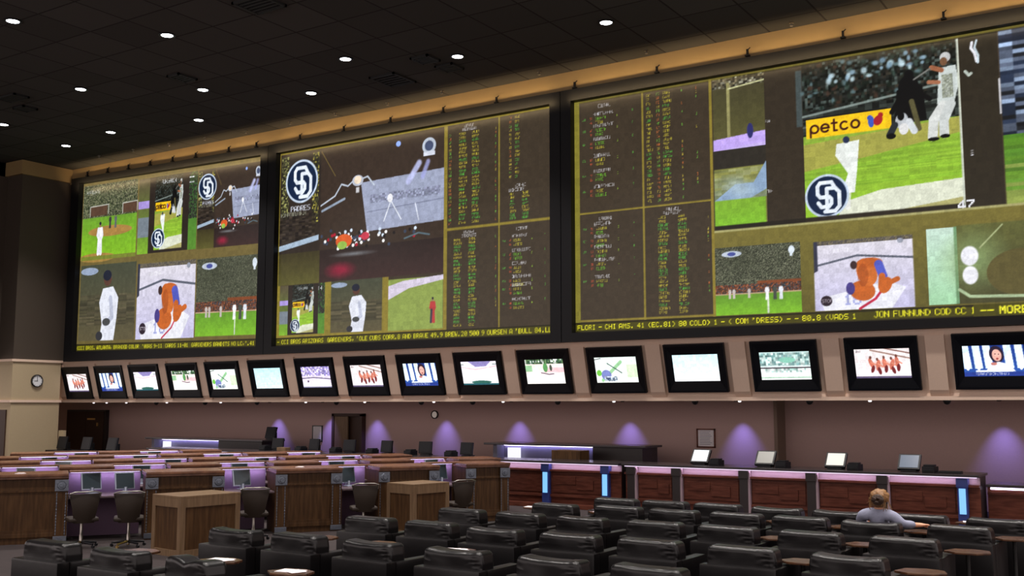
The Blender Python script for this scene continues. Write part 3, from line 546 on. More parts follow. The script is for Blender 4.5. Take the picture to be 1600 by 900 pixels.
# ------------------------------------------------------------------ three giant screens
def big_screen(x0, x1, zb, zt, fx0, fx1, fzb, fzt, img, label):
    t = empty('giant_video_screen', ((fx0 + fx1) / 2, 22, zb[0])); ox, oz = t.location.x, t.location.z
    Q = [(x0 - ox, -.03, zb[0] - oz), (x1 - ox, -.03, zb[1] - oz), (x0 - ox, -.03, zt[0] - oz), (x1 - ox, -.03, zt[1] - oz)]
    display_mesh('display_panel', img, Q, M['display'], t)
    F = [(fx0 - ox, fzb[0] - oz), (fx1 - ox, fzb[1] - oz), (fx0 - ox, fzt[0] - oz), (fx1 - ox, fzt[1] - oz)]; I = [(q[0], q[2]) for q in Q]
    f = MB(); y0, y1 = -.22, -.001
    for a, b_, c, d in ((F[0], F[1], I[1], I[0]), (I[2], I[3], F[3], F[2]), (F[0], I[0], I[2], F[2]), (I[1], F[1], F[3], I[3])):
        f.hexa([(p[0], y0, p[1]) for p in (a, b_, c, d)], [(p[0], y1, p[1]) for p in (a, b_, c, d)])
    f.build('frame', M['frame'], t)
    tag(t, label, 'video screen', 'giant screens on the back wall'); return t
big_screen(-31.93, -23.13, (4.06, 3.96), (9.85, 9.69), -32.36, -22.82, (3.74, 3.74), (10.05, 9.93), paint_left(), 'giant framed screen split into six sports pictures, nearest the wall clock')
big_screen(-22.48, -13.08, (3.95, 3.96), (9.66, 9.65), -22.80, -12.78, (3.74, 3.76), (9.94, 9.92), paint_mid(), 'giant framed screen with a round navy logo, night street picture and odds columns')
big_screen(-12.48, -2.0, (3.97, 3.94), (9.63, 9.60), -12.76, -1.5, (3.76, 3.77), (9.92, 9.88), paint_right(), 'giant framed screen with a large baseball picture and odds columns at its left')
for i, x in enumerate((-31.6, -30.5, -29.4, -28.3, -27.2, -26.1, -24.6, -23.4, -21.6, -19.9, -18.2, -16.4, -14.7, -12.4, -10.2, -8.0, -5.9, -3.9)):
    z = 9.945 if x > -23 else 9.96 + .12 * (-23 - x) / 9.4
    b = MB(); b.box(-.02, .02, -.17, -.12, 0, .16); b.box(-.05, .05, -.19, -.10, 0, .03); b.tube([(0, -.145, .14), (.05, -.11, .20)], .012, 6)
    tag(b.build('hanging_bracket', M['frame'], loc=(x, 22, z)), f'small dark bracket on top of the screen frames, {NUM[i]} from the clock end', 'bracket', 'brackets along the top of the screens')
for x0, x1 in ((-32, -23), (-22.6, -13), (-12.6, -2)):         # added warm lamps floating before the frame tops, aimed at the gold strip
    n = 4
    for k in range(n):
        lamp('cove_fill', 'AREA', (x0 + (x1 - x0) * (k + .5) / n, 21.55, 9.70), COVE_W * .25, (1, .72, .38), rot=(R(125), 0, 0), shape='RECTANGLE', size=(x1 - x0) / n, size_y=.06)

# ------------------------------------------------------------------ sixteen televisions
def tv_paint(kind):
    p = Paint(1.1, .62, 90, WHT); asp = 1.1 / .62; n = p.noise
    if kind == 'fight':
        p.grad(0, 0, 1, 1, C(225, 215, 215), C(240, 232, 235)); p.line([(.3, .05), (1, .35)], .05, C(150, 120, 110)); p.line([(.55, 0), (1, .18)], .04, C(120, 80, 70)); p.blobs(.03, .05, .08, 4, [C(60, 50, 60)])
        p.ell(.50, .52, .20, .16, C(205, 140, 120), .5, .4)
        for x, y, r in ((.30, .50, -.35), (.42, .56, .2), (.54, .50, -.15), (.67, .54, .3), (.76, .46, -.1)): p.ell(x, y, .038, .19, C(196, 108, 88), rot=r); p.ell(x + .02, y + .19, .032, .13, C(112, 40, 42), rot=-r); p.ell(x - .01, y - .20, .022, .055, C(110, 64, 54)); p.line([(x, y - .05), (x + .08, y + .05)], .05, C(214, 134, 112))
        p.rect(0, .93, 1, 1, C(90, 80, 110))
    elif kind == 'face':
        p.grad(0, 0, 1, 1, C(30, 55, 130), C(45, 85, 165))
        for x in (.07, .25, .42, .75, .93): p.poly([(x - .09, 0), (x + .03, 0), (x + .07, .75), (x - .06, .75)], C(215, 235, 250)); p.ell(x, .5, .05, .3, C(240, 245, 252))
        p.ell(.55, .30, .115, .27, C(40, 30, 48), rot=-.2); p.ell(.555, .33, .075, .19, C(226, 172, 158), rot=-.15); p.ell(.56, .44, .022, .03, C(150, 60, 60)); p.ell(.53, .29, .012, .018, C(60, 40, 50)); p.ell(.585, .30, .012, .018, C(60, 40, 50)); p.poly([(.36, .85), (.44, .60), (.58, .54), (.74, .62), (.84, .85)], C(240, 240, 250)); p.ell(.50, .60, .05, .05, C(190, 120, 110)); p.rect(.2, .80, .8, .86, C(230, 240, 255)); p.rect(0, .86, 1, 1, C(40, 60, 140)); p.blobs(.2, .89, .07, 22, [WHT])
    elif kind == 'purple':
        p.grad(0, 0, 1, 1, C(235, 225, 240), C(250, 250, 252)); p.poly([(.2, 0), (.85, 0), (.7, .22), (.4, .24)], C(140, 130, 185)); p.line([(.02, .25), (.4, .35), (.98, .22)], .03, C(230, 180, 180)); p.ell(.52, .88, .28, .07, C(50, 100, 90)); p.rect(0, .93, 1, 1, C(40, 90, 100)); p.rect(.0, .12, .08, .16, C(120, 140, 130)); p.rect(.88, .12, 1, .16, C(120, 140, 130))
    elif kind == 'ball':
        p.grad(0, 0, 1, 1, C(245, 225, 215), C(250, 246, 240)); n(0, 0, 1, .20, [C(50, 80, 60), C(90, 120, 80), C(220, 230, 220)], 7); p.rect(0, .25, .18, .5, C(150, 195, 150)); p.rect(.5, .35, 1, .55, C(245, 195, 200)); p.ell(.52, .35, .06, .18, C(90, 150, 90)); p.ell(.66, .36, .035, .13, C(70, 80, 70)); p.line([(.4, .55), (.6, .62), (.72, .6)], .04, C(90, 60, 90))
    elif kind == 'diag':
        p.grad(0, 0, 1, 1, C(228, 240, 236), C(242, 248, 240)); p.line([(.15, .9), (.62, .2)], .13, C(150, 200, 150)); p.line([(.3, .25), (.62, .62)], .04, C(60, 90, 80)); p.ell(.25, .7, .12, .2, C(120, 130, 190)); p.ell(.08, .62, .06, .12, C(110, 190, 70)); p.line([(.0, .1), (.15, .05)], .03, C(60, 60, 60)); p.rect(.75, .3, 1, .8, C(195, 225, 170), .6); n(.2, .75, .5, .95, [C(60, 80, 110), C(200, 210, 220)], 6, .8)
    elif kind == 'menu':
        p.grad(0, 0, 1, 1, C(190, 232, 245), C(220, 242, 250)); 
        for k in range(6): p.line([(.22, .25 + k * .11), (.78, .25 + k * .11)], .05, C(206, 228, 222))
    elif kind == 'blank': p.grad(0, 0, 1, 1, C(205, 240, 252), C(246, 250, 255))
    elif kind == 'court':
        p.grad(0, 0, 1, 1, C(205, 190, 225), C(245, 238, 250)); n(0, 0, 1, .45, [C(170, 155, 220), C(120, 110, 180), C(230, 220, 240)], 7, .8); p.line([(0, .56), (.4, .52), (1, .6)], .04, C(70, 60, 90)); p.ell(.2, .7, .03, .05, C(80, 60, 80)); p.rect(0, .95, 1, 1, C(120, 120, 150))
    elif kind == 'race':
        p.grad(0, 0, 1, 1, C(190, 215, 215), C(245, 250, 248)); n(0, .05, 1, .5, [C(110, 150, 150), C(160, 190, 185), C(210, 230, 225)], 8, .9); p.rect(0, .56, 1, .60, C(60, 45, 55)); n(.1, .60, .9, .74, [C(230, 240, 238), C(130, 170, 160)], 8, .7); p.ell(.55, .3, .16, .1, C(130, 190, 170)); p.rect(0, .90, 1, .94, C(150, 190, 160))
    return p.result()
KINDS = ['fight', 'face', 'purple', 'ball', 'diag', 'menu', 'court', 'fight', 'face', 'purple', 'ball', 'diag', 'blank', 'race', 'fight', 'face']
TVL = ['small wall television with red wrestlers, first in the row beside the pier', 'small wall television with a face on blue, between red wrestlers and purple-topped picture',
       'small wall television with purple-topped white picture under the left giant screen', 'wall television with a pale ballgame under the left giant screen',
       'wall television with a slanting green picture under the left giant screen', 'wall television with a pale blue listing, under the gap of left and middle screens',
       'wall television with a lilac court crowd under the round navy logo', 'wall television with red wrestlers under the middle giant screen',
       'wall television with a woman on blue under the middle giant screen', 'wall television with purple-topped white picture under the odds columns of the middle screen',
       'wall television with green-edged ballgame below the edge of middle and right screens', 'wall television with a slanting green picture under the right giant screen',
       'wall television almost blank white and blue', 'wall television with grey-green racing crowd, right of the blank one',
       'large wall television with red wrestlers over the counter terminals', 'largest wall television, face on blue, cut by the right border']
f = MB(); X, Z, x, z = .70, .535, .545, .305
for a in (((-X, -Z), (X, -Z), (x, -z), (-x, -z)), ((-x, z), (x, z), (X, Z), (-X, Z)), ((-X, -Z), (-x, -z), (-x, z), (-X, Z)), ((x, -z), (X, -Z), (X, Z), (x, z))):
    f.hexa([(q[0], -.07 if abs(q[0]) == X or abs(q[1]) == Z else -.045, q[1]) for q in a], [(q[0], .0, q[1]) for q in a])
f.box(-X - .02, X + .02, -.085, -.0, Z - .035, Z + .02); f.box(-X - .02, -X + .03, -.085, 0, -Z, Z); f.box(X - .03, X + .02, -.085, 0, -Z, Z); f.box(-X - .02, X + .02, -.085, 0, -Z - .02, -Z + .03)
TVD = {k: tv_paint(k) for k in set(KINDS)}; bez = None; PICM = {}
for i, k in enumerate(KINDS):
    t = empty('wall_television', (TVX[i], 22.125, 3.03 + .006 * i)); t.rotation_euler.x = R(15.5)
    if bez is None: bez = f.build('bezel', M['bezel'], t)
    else: c = bez.copy(); COL.objects.link(c); c.parent = t
    if k in PICM: c = PICM[k].copy(); COL.objects.link(c); c.parent = t
    else: PICM[k] = display_mesh('screen', TVD[k], [(-x, -.03, -z), (x, -.03, -z), (-x, -.03, z), (x, -.03, z)], M['tvpic'], t)
    tag(t, TVL[i], 'television', 'televisions in the band under the giant screens')

# soffit dots: lit pin spots with purple wall-washing beams, and dark camera domes
for i, xx in enumerate([-31.38, -30.69, -29.66, -27.65, -25.16, -21.61, -19.39, -17.0, -14.81, -11.67, -8.56, -5.75]):
    b = MB(); b.lathe([(.036, 0), (.036, -.022), (.022, -.035)], 10); tag(b.build('pin_spotlight', M['tip'], loc=(xx, 22.34, 2.362)), f'tiny lit pin spotlight under the television band, {NUM[i]} from the clock end', 'spotlight', 'pin spotlights under the television band')
for i, xx in enumerate([-28.18, -25.88, -23.61, -20.45, -17.43, -15.76, -13.22, -9.62, -7.01, -4.26]):
    b = MB(); b.lathe([(.075, 0), (.075, -.03), (.055, -.07), (.02, -.09)], 12); tag(b.build('dome_camera', M['black'], loc=(xx, 22.36, 2.362), smooth=True), f'tiny dark dome camera under the television band, {NUM[i]} from the clock end', 'camera', 'dome cameras under the television band')
for i, xx in enumerate((-24.55, -22.3, -20.49, -17.95, -15.5, -12.18, -9.2, -3.6)):
    b = MB(); b.lathe([(.05, 0), (.05, -.02), (.04, -.03)], 12); yy = 23.78 if xx < -8 else 24.3
    o = b.build('recessed_spotlight', M['plastic'], loc=(xx, yy, 2.376)); tag(o, f'recessed spotlight casting the {NUM[i]} purple wall glow from the left', 'spotlight', 'purple wall-washing spotlights')
    lamp('beam', 'SPOT', (0, .02, -.05), SCALLOP_W, (.25, .24, 1), o, rot=(R(10), 0, 0), spot_size=R(62), spot_blend=1.0, shadow_soft_size=.02)

# ------------------------------------------------------------------ clocks, framed notices
t = empty('wall_clock', (-32.65, 21.02, 3.076)); Mx = Matrix.Rotation(R(90), 4, 'Y')
b = MB(); b.lathe([(.21, 0), (.21, .06), (.185, .07), (.18, .045), (.18, 0)], 28, Mx); b.build('rim', M['black'], t, True)
b = MB(); b.lathe([(.182, 0), (.182, .045)], 28, Mx); b.build('face', M['clockface'], t)
b = MB(); b.box(.046, .052, -.008, .008, -.02, .13); b.box(.046, .052, -.10, .02, -.01, .006)
for k in range(12): b.box(.046, .050, -.006, .006, .145, .170, Mx=Matrix.Rotation(R(30 * k), 4, 'X'))
b.build('hands_and_ticks', M['black'], t); tag(t, 'round white wall clock with black rim on the beige pier', 'clock')
t = empty('wall_clock', (-18.36, 24.2, 2.0)); Mx = Matrix.Rotation(R(90), 4, 'X')
b = MB(); b.lathe([(.12, 0), (.12, .05), (.1, .06), (.09, .04), (.09, 0)], 20, Mx); b.build('rim', M['black'], t, True)
b = MB(); b.lathe([(.09, 0), (.09, .042)], 20, Mx); b.build('face', M['steel'], t); tag(t, 'tiny round clock with black rim high on the mauve back wall', 'clock')
def notice(x, z, w_, h, fr, lb):
    t = empty('framed_notice', (x, 24.2, z)); b = MB(); e = .035
    b.box(-w_, w_, -.03, 0, h - e, h); b.box(-w_, w_, -.03, 0, -h, -h + e); b.box(-w_, -w_ + e, -.03, 0, -h, h); b.box(w_ - e, w_, -.03, 0, -h, h); b.build('frame', fr, t)
    b = MB(); b.box(-w_ + e, w_ - e, -.015, 0, -h + e, h - e); b.build('sheet', M['paper'], t)
    b = MB()
    for k in range(9): b.box(-w_ * .65, w_ * random.uniform(.3, .65), -.018, -.0149, h * .7 - k * h * .17, h * .7 - k * h * .17 + .010)
    b.build('printed_lines', M['niche'], t); tag(t, lb, 'framed notice')
notice(-22.88, 1.40, .21, .25, M['black'], 'white notice in a thin black frame left of the half-open doorway')
notice(-10.14, 1.47, .24, .23, M['mahog'], 'grey notice in a dark red frame above the first lit terminal')
b = MB(); b.box(-.1, .1, -.06, .06, 0, 1.15, .01); b.box(-.14, .14, -.05, .05, 1.12, 1.42, .01); tag(b.build('sign_stand', M['yellow'], loc=(-32.4, 21.9, 0)), 'slim beige sign stand against the corner of the pier', 'sign stand')

# ------------------------------------------------------------------ back bars
def back_bar(x0, x1, y, zt, split, lb):
    t = empty('back_bar_cabinet', ((x0 + x1) / 2, y, 0)); c = t.location.x; a, d = x0 - c, x1 - c; s_ = split - c
    b = MB(); b.box(a - .12, d + .12, -.30, .62, zt - .05, zt, .01); b.build('top', M['slab'], t)
    b = MB(); b.box(a + .22, s_, .12, .6, .0, zt - .05); b.box(a + .10, a + .22, -.2, .6, 0, zt - .05); b.box(a + .22, s_, -.2, .14, 0, .62); b.build('body', M['niche'], t)
    b = MB(); b.box(s_, d, -.2, .6, 0, zt - .05); b.box(s_ + .5, d - .55, -.22, -.2, .1, zt - .33); b.build('side_cabinet', M['dark'], t)
    b = MB(); b.box(s_ + .52, s_ + .9, -.235, -.22, .15, zt - .35); b.box(s_ + .98, d - .6, -.235, -.22, .15, zt - .35); b.build('door', M['wood'], t)
    b = MB(); b.box(a + .24, s_ - .02, .09, .115, zt - .075, zt - .05); b.build('light_strip', M['led'], t)
    lamp('strip_lamp', 'AREA', ((a + s_) / 2 + .1, .075, zt - .075), 6, (.46, .42, 1), t, rot=(R(14), 0, 0), shape='RECTANGLE', size=s_ - a - .3, size_y=.04)
    b = MB(); b.box(a + .42, a + .80, -.02, -.0, zt - .56, zt - .12); b.box(a + .42, a + .80, -.02, .11, zt - .58, zt - .56); b.build('lit_card', M['litcard'], t)
    tag(t, lb, 'cabinet', 'back bars behind the counter')
back_bar(-15.15, -10.9, 22.45, 1.33, -12.2, 'dark back bar glowing violet behind the betting counter, nearer of two')
back_bar(-28.3, -23.25, 22.45, 1.25, -25.1, 'dark back bar glowing violet behind the desks, left of the framed notice')
b = MB(); b.box(-.38, .38, -.25, .2, 0, .30, .01); b.box(-.36, .36, -.255, -.25, .03, .27); tag(b.build('wooden_box', M['wood'], loc=(-12.45, 21.65, .92)), 'low wooden box at the right of the violet-lit back bar', 'box')
b = MB(); b.box(-13.0, -11.9, 21.35, 21.9, .0, .92, .01); tag(b.build('low_cabinet', M['dark']), 'dark low cabinet under the wooden box behind the counter', 'cabinet')

# ------------------------------------------------------------------ betting counter
def counter(x0, x1, posts, blue, lb, zt=1.03, y=20.5):
    t = empty('betting_counter', ((x0 + x1) / 2, y, 0)); c = t.location.x; a, d = x0 - c, x1 - c
    b = MB(); b.box(a - .02, d + .02, -.16, .75, zt - .045, zt, .012); b.build('top', M['slab'], t)
    b = MB(); b.box(a, d, .06, .62, 0, zt - .045); b.build('carcass', M['dark'], t)
    b = MB(); b.box(a, d, .035, .06, .84, zt - .06); b.build('lit_fascia', M['pinkpanel'], t)
    b = MB(); b.box(a, d, -.06, .06, .80, .845, .008); b.box(a, d, -.02, .06, .24, .30, .008); b.box(a, d, -.10, .06, .0, .10, .008); b.build('rail', M['mahog'], t)
    P = sorted([a + .02] + [q - c for q in posts] + [d - .02]); b = MB(); b.box(a, d, .02, .06, .10, .80)
    for p0, p1 in zip(P, P[1:]):
        if p1 - p0 > .5:
            L = p1 - p0; b.box(p0 + .14, p1 - .14, 0, .02, .34, .76, .005); b.box(p0 + .22, p0 + .22 + L * .34, -.018, .0, .52, .70, .006); b.box(p0 + .2 + L * .38, p0 + .1 + L * .72, -.026, .0, .42, .62, .006)
    b.build('front_panel', M['mahog'], t)
    b = MB(); b.box(a + .03, d - .03, -.10, -.075, zt - .062, zt - .048); b.build('light_strip', M['ledpink'], t)
    lamp('strip_lamp', 'AREA', (0, -.07, zt - .075), COUNTER_W * (d - a) / 3, (.92, .68, 1), t, rot=(R(28), 0, 0), shape='RECTANGLE', size=d - a - .1, size_y=.03)
    for q in posts:
        isb = q in blue; px_ = q - c; b = MB(); b.box(px_ - .085, px_ + .085, -.09, .06, .10, .80, .006); b.box(px_ - .10, px_ + .10, -.12, .06, .80, .96, .01)
        pst = b.build('post', M['bluecase'] if isb else M['dark'], t)
        if isb:
            b = MB(); b.box(px_ - .055, px_ + .055, -.115, -.089, .33, .78, .004); b.build('lit_panel', M['bluelamp'], pst)
        else:
            b = MB(); b.box(px_ + .087, px_ + .125, -.08, .06, .10, .97, .004); b.build('side_strip', M['pinkpanel'], pst)  # pale strip on the post, its lit side put into the colour
    tag(t, lb, 'counter', 'betting counters'); return t
counter(-26.0, -10.56, (-12.40, -10.90), (-12.40, -10.90), 'long betting counter with two pale blue lit posts, beyond the desks')
counter(-10.45, -3.42, (-10.28, -9.24, -7.78, -6.42, -5.09, -3.70), (-3.70,), 'mahogany betting counter with pink-lit top edge and a lit blue post at its end')
t = empty('low_counter', (-1.2, 20.9, 0)); b = MB(); b.box(-2.16, 4, -.15, .7, .80, .85, .01); b.build('top', M['slab'], t)
b = MB(); b.box(-2.16, 4, 0, .6, 0, .80); b.box(-2.16, 4, -.03, 0, .66, .70); b.box(-2.16, 4, -.03, 0, .2, .25); b.build('front_panel', M['mahog'], t)
b = MB(); b.box(-2.1, -1.55, -.06, -.04, .755, .79); b.box(-1.5, -.9, -.06, -.04, .765, .785); b.box(-.85, -.1, -.06, -.04, .75, .79); b.build('light_strip', M['led'], t); tag(t, 'lower dark red counter past the lit blue post, at the right border', 'counter')

# terminals: a tilted screen on a stand; ticket printers beside them
def terminal(x, y, z, m, lb, rz=0, sc=1.0, tilt=-38, g='terminals on the betting counter'):
    z += .002
    t = empty('betting_terminal', (x, y, z), rz); Mx = Matrix.Translation((0, 0, .042)) @ Matrix.Rotation(R(tilt), 4, 'X')
    s = sc
    b = MB(); b.box(-.20 * s, .20 * s, -.01, .05, 0, .34 * s, .012, Mx); b.build('housing', M['plastic'], t)
    b = MB(); b.box(-.165 * s, .165 * s, -.016, -.009, .035, .31 * s, 0, Mx); b.build('screen', m, t)
    b = MB(); b.box(-.14 * s, .14 * s, -.02, .24 * s, 0, .03, .008); b.box(-.05, .05, .20 * s, .26 * s, .02, (.16 if tilt < -30 else .2) * s, .008); b.build('stand', M['plastic'], t)
    tag(t, lb, 'terminal', g)
def printer(x, y, z, lb, g='ticket printers on the betting counter'):
    b = MB(); b.prism([(-.12, -.14), (.10, -.14), (.13, .1), (-.12, .14)], 0, .11, .012); b.mi = 0; b.box(-.10, .09, -.10, .10, .11, .14, .01); b.box(-.09, .08, -.155, -.13, .03, .06, .004)
    tag(b.build('ticket_printer', M['plastic'], loc=(x, y, z)), lb, 'printer', g)
scr_w = mat('bright_white_screen', (.12, .12, .12), .4, emit=(.92, .96, 1), es=1.0); scr_y = mat('warm_white_screen', (.12, .12, .12), .4, emit=(1, .93, .80), es=.8)
scr_g = mat('dim_grey_screen', (.1, .1, .09), .3, emit=(.55, .52, .46), es=.32); scr_b = mat('dark_slate_screen', (.05, .06, .08), .2, emit=(.20, .25, .34), es=.5)
for xx, m_, n_ in ((-8.86, scr_w, 'bright white'), (-7.46, scr_g, 'dim grey'), (-6.05, scr_y, 'warm white'), (-4.68, scr_b, 'dark slate')):
    terminal(xx, 20.72, 1.03, m_, f'tilted betting terminal with a {n_} screen on the mahogany counter'); printer(xx + .38, 20.75, 1.03, f'black ticket printer right of the {n_} terminal')
b = MB(); b.box(-.2, .2, -.1, .1, 0, .035, .01); tag(b.build('keyboard', M['plastic'], loc=(-3.95, 20.75, 1.03)), 'flat black keyboard at the right end of the mahogany counter', 'keyboard')
for i, (xx, d_) in enumerate([(-21.35, 'left of the white notice'), (-20.0, 'right below the white notice'), (-18.75, 'in front of the half-open doorway'), (-17.5, 'just right of the half-open doorway'), (-16.25, 'under the tiny wall clock'), (-15.0, 'left of the nearer violet back bar')]):
    terminal(xx, 21.0, 1.03, M['plastic'], f'black terminal {d_}', rz=R(0 if i % 2 else 12), sc=.88, tilt=-9, g='dark terminals on the far counter')
    printer(xx - .42, 20.98, 1.03, f'small printer beside the black terminal {d_}', 'printers on the far counter')
for xx, d_ in [(-31.7, 'first of three before the dark door'), (-30.4, 'second of three before the dark door'), (-29.1, 'between the dark door and the back bar')]:
    b = MB(); b.box(-.55, .55, -.3, .35, 0, .80, .01); tag(b.build('low_cabinet', M['dark'], loc=(xx, 21.5, 0)), f'low dark cabinet under a black terminal, {d_}', 'cabinet')
    terminal(xx, 21.4, .80, M['plastic'], f'wide black terminal {d_}', sc=1.2, tilt=-12, g='dark terminals before the far door')
terminal(-23.3, 22.6, 1.25, M['plastic'], 'black terminal standing on top of the far violet back bar', sc=1.0, tilt=-15, g=None)
b = MB(); b.box(-.16, .16, -.1, .1, 0, .10, .01); tag(b.build('cardboard_box', M['woodlt'], loc=(-20.95, 20.85, 1.03)), 'small tan box beside the far counter terminal', 'box')

# ------------------------------------------------------------------ racing desks
A = Vector((.555, .832)); N = Vector((.832, -.555)); O0 = Vector((-16.4, 9.93)); RZ = math.atan2(A.y, A.x)
def rowpt(tt, q): v = O0 + A * tt + N * q; return (v.x, v.y, 0)
# local frame: x along the row, -y towards the camera
def pier_mesh(L, D=.90, posts=(True, True)):
    p = dict()
    b = MB(); b.box(0, L, -.06, D, 1.085, 1.13, .012); b.box(0, L, -.03, D, 1.05, 1.085, .004); p['top'] = b
    b = MB(); b.box(.02, L - .02, .04, D - .02, 0, 1.05); b.box(.16, L - .16, .015, .04, .83, .87, .008); b.box(.16, L - .16, .015, .04, .10, .17, .008); b.box(.16, L - .16, .02, .04, .17, .22)
    p['body'] = b
    return p
def pier_post(x0, t):
    pm = MB(); st = MB(); cp = MB()
    pm.box(x0, x0 + .2, 0, .06, 0, 1.05, .008)
    cp.box(x0 - .005, x0 + .205, -.025, .0, .84, 1.03, .008); cp.lathe([(.07, 0), (.06, .012), (.035, .014), (.03, .03)], 12, Matrix.Translation((x0 + .10, -.025, .935)) @ Matrix.Rotation(R(90), 4, 'X'))
    for dx in (.03, .17): st.box(x0 + dx - .005, x0 + dx + .005, -.002, .001, .12, .82)
    for k in range(14):
        for dx in (.03, .17): st.lathe([(.012, 0), (.010, .006), (.004, .010)], 6, Matrix.Translation((x0 + dx, 0, .14 + k * .05)) @ Matrix.Rotation(R(90), 4, 'X'))
    po = pm.build('post', M['wood'], t); cp.build('embossed_cap', M['pewter'], po); st.build('studs', M['pewter'], po)
    b = MB(); b.box(x0 - .005, x0 + .205, -.02, .0, .02, .11, .008); b.build('foot_plate', M['pewter'], po)
def pier(tt, L, q, lb, D=.90, grp='walnut desk piers of the front row'):
    t = empty('desk_pier', rowpt(tt, q), RZ); p = pier_mesh(L, D); p['top'].build('top', M['woodtop'], t); p['body'].build('body', M['wood'], t)
    pier_post(0, t); pier_post(L - .2, t); tag(t, lb, 'desk pier', grp); return t
def bay(tt, L, q, lb, grp='lit desk bays of the front row'):
    t = empty('betting_desk', rowpt(tt + .006, q), RZ); L -= .012; b = MB(); b.box(0, L, .66, 1.0, 1.105, 1.13, .006); b.build('top_shelf', M['woodtop'], t)
    b = MB(); b.box(0, L, .92, .97, 0, 1.105); b.build('partition', M['mauve'], t)
    b = MB(); b.box(0, L, .0, .92, .71, .745, .01); b.box(0, L, .5, .92, .66, .71); b.build('desktop', M['desk'], t)
    b = MB(); b.box(.02, L - .02, .84, .87, 1.093, 1.105); b.build('light_strip', M['led'], t)
    lamp('strip_lamp', 'AREA', (L / 2, .83, 1.085), SHELF_W * L, (.68, .58, 1), t, rot=(R(12), 0, 0), shape='RECTANGLE', size=L - .05, size_y=.03)
    tag(t, lb, 'desk', grp); return t
def monitor(tt, q, z=.7465, lb='', rz=0, grp='desk monitors of the front row'):
    x_, y_, _ = rowpt(tt, q); t = empty('desk_monitor', (x_, y_, z), RZ + rz); Mx = Matrix.Translation((0, .02, .06)) @ Matrix.Rotation(R(-14), 4, 'X')
    b = MB(); b.box(-.17, .17, 0, .04, 0, .30, .012, Mx); b.build('casing', M['silver'], t); b = MB(); b.box(-.15, .15, -.006, .001, .02, .28, 0, Mx); b.build('screen', M['monoff'], t)
    b = MB(); b.lathe([(.11, 0), (.11, .012), (.03, .02), (.025, .10)], 16); b.tube([(.0, .11, .02), (.0, .125, .2)], .018); b.build('stand', M['silver'], t); tag(t, lb, 'monitor', grp); return t
fr = [(-1.6, 2.69, -.15, 'wide walnut desk pier at the left border of the front row'), (2.3, 1.3, 0, 'walnut desk pier behind the larger pedestal'), (4.49, 1.2, 0, 'walnut desk pier standing free between the two pedestals'), (6.39, 1.18, -.02, 'walnut desk pier behind the smaller pedestal'), (8.24, .92, -.36, 'walnut desk pier at the right end of the front row')]
for tt, L, q, lb in fr: pier(tt, L, q, lb)
for tt, L, q, lb in [(1.10, 1.19, -.1, 'lit mauve desk bay with two monitors near the left border'), (3.61, .87, 0, 'lit mauve desk bay right of the larger pedestal'), (5.70, .68, -.02, 'lit mauve desk bay left of the smaller pedestal'), (7.58, .65, -.2, 'lit mauve desk bay right of the smaller pedestal')]: bay(tt, L, q, lb)
for tt, q, rz, lb in [(1.48, -.72, 25, 'off monitor, first in the bay nearest the left border'), (2.02, -.62, 25, 'off monitor, second in the bay nearest the left border'), (4.02, -.62, 25, 'off monitor in the bay right of the larger pedestal'), (5.98, -.62, 30, 'off monitor in the bay left of the smaller pedestal'), (7.9, -.8, 30, 'off monitor in the bay right of the smaller pedestal')]: monitor(tt, q, lb=lb, rz=R(rz * .6))
# five rows behind
NTH0 = ['', 'first', 'second', 'third', 'fourth', 'fifth', 'sixth', 'seventh']
NTH = ['second', 'third', 'fourth', 'fifth']
pr = [None, None, None]
for k, (q, tmax) in enumerate([(-2.15, 9.75), (-4.3, 8.7), (-6.45, 7.3), (-8.6, 5.0)]):
    tt = (-1.0, -.35, -.8, -.1)[k]; i = 0; cn = [0, 0]
    while tt < tmax - .5:
        if rowpt(tt + 1, q - 1)[1] > 20.25: break
        if i % 2 == 0:
            cn[0] += 1
            if pr[0] is None: pr[0] = pier(tt, .95, q, '', grp='')
            o = pr[0] if k == 0 and i == 0 else copy_tree(pr[0]); o.location = rowpt(tt, q)
            tag(o, f'walnut desk pier in the {NTH[k]} row of desks, {NTH0[cn[0]]} from the left border', 'desk pier', f'desk piers of the {NTH[k]} row'); tt += .95
        else:
            cn[1] += 1
            if pr[1] is None:
                pr[1] = bay(tt, 1.0, q, ''); pr[2] = monitor(tt + .72, q - .6, lb='')
            first = (k == 0 and i == 1)
            o = pr[1] if first else copy_tree(pr[1]); o.location = rowpt(tt, q); tag(o, f'lit mauve desk bay in the {NTH[k]} row of desks, {NTH0[cn[1]]} from the left border', 'desk', f'lit desk bays of the {NTH[k]} row')
            o = pr[2] if first else copy_tree(pr[2]); v = rowpt(tt + random.uniform(.3, .7), q - .6); o.location = (v[0], v[1], .7465); o.rotation_euler.z = RZ + R(random.uniform(-20, 25))
            tag(o, f'dark monitor in the {NTH[k]} row of desks, {NTH0[cn[1]]} from the left border', 'monitor', f'desk monitors of the {NTH[k]} row'); tt += 1.0
        i += 1
# papers and small boxes on the desk tops
for tt, q, lb in [(.35, -.35, 'white slip on the wide pier at the left border'), (-.1, -1.0, 'crumpled white slip on the wide pier, farther back'), (5.0, -.4, 'white slip on the free-standing pier')]:
    x_, y_, _ = rowpt(tt, q); b = MB(); b.box(-.07, .07, -.05, .05, 0, .008); b.box(-.04, .06, -.03, .05, .008, .014, Mx=Matrix.Rotation(.3, 4, 'Z')); tag(b.build('betting_slip', M['paper'], loc=(x_, y_, 1.131), rz=.4), lb, 'paper slip', 'slips on the desk piers')

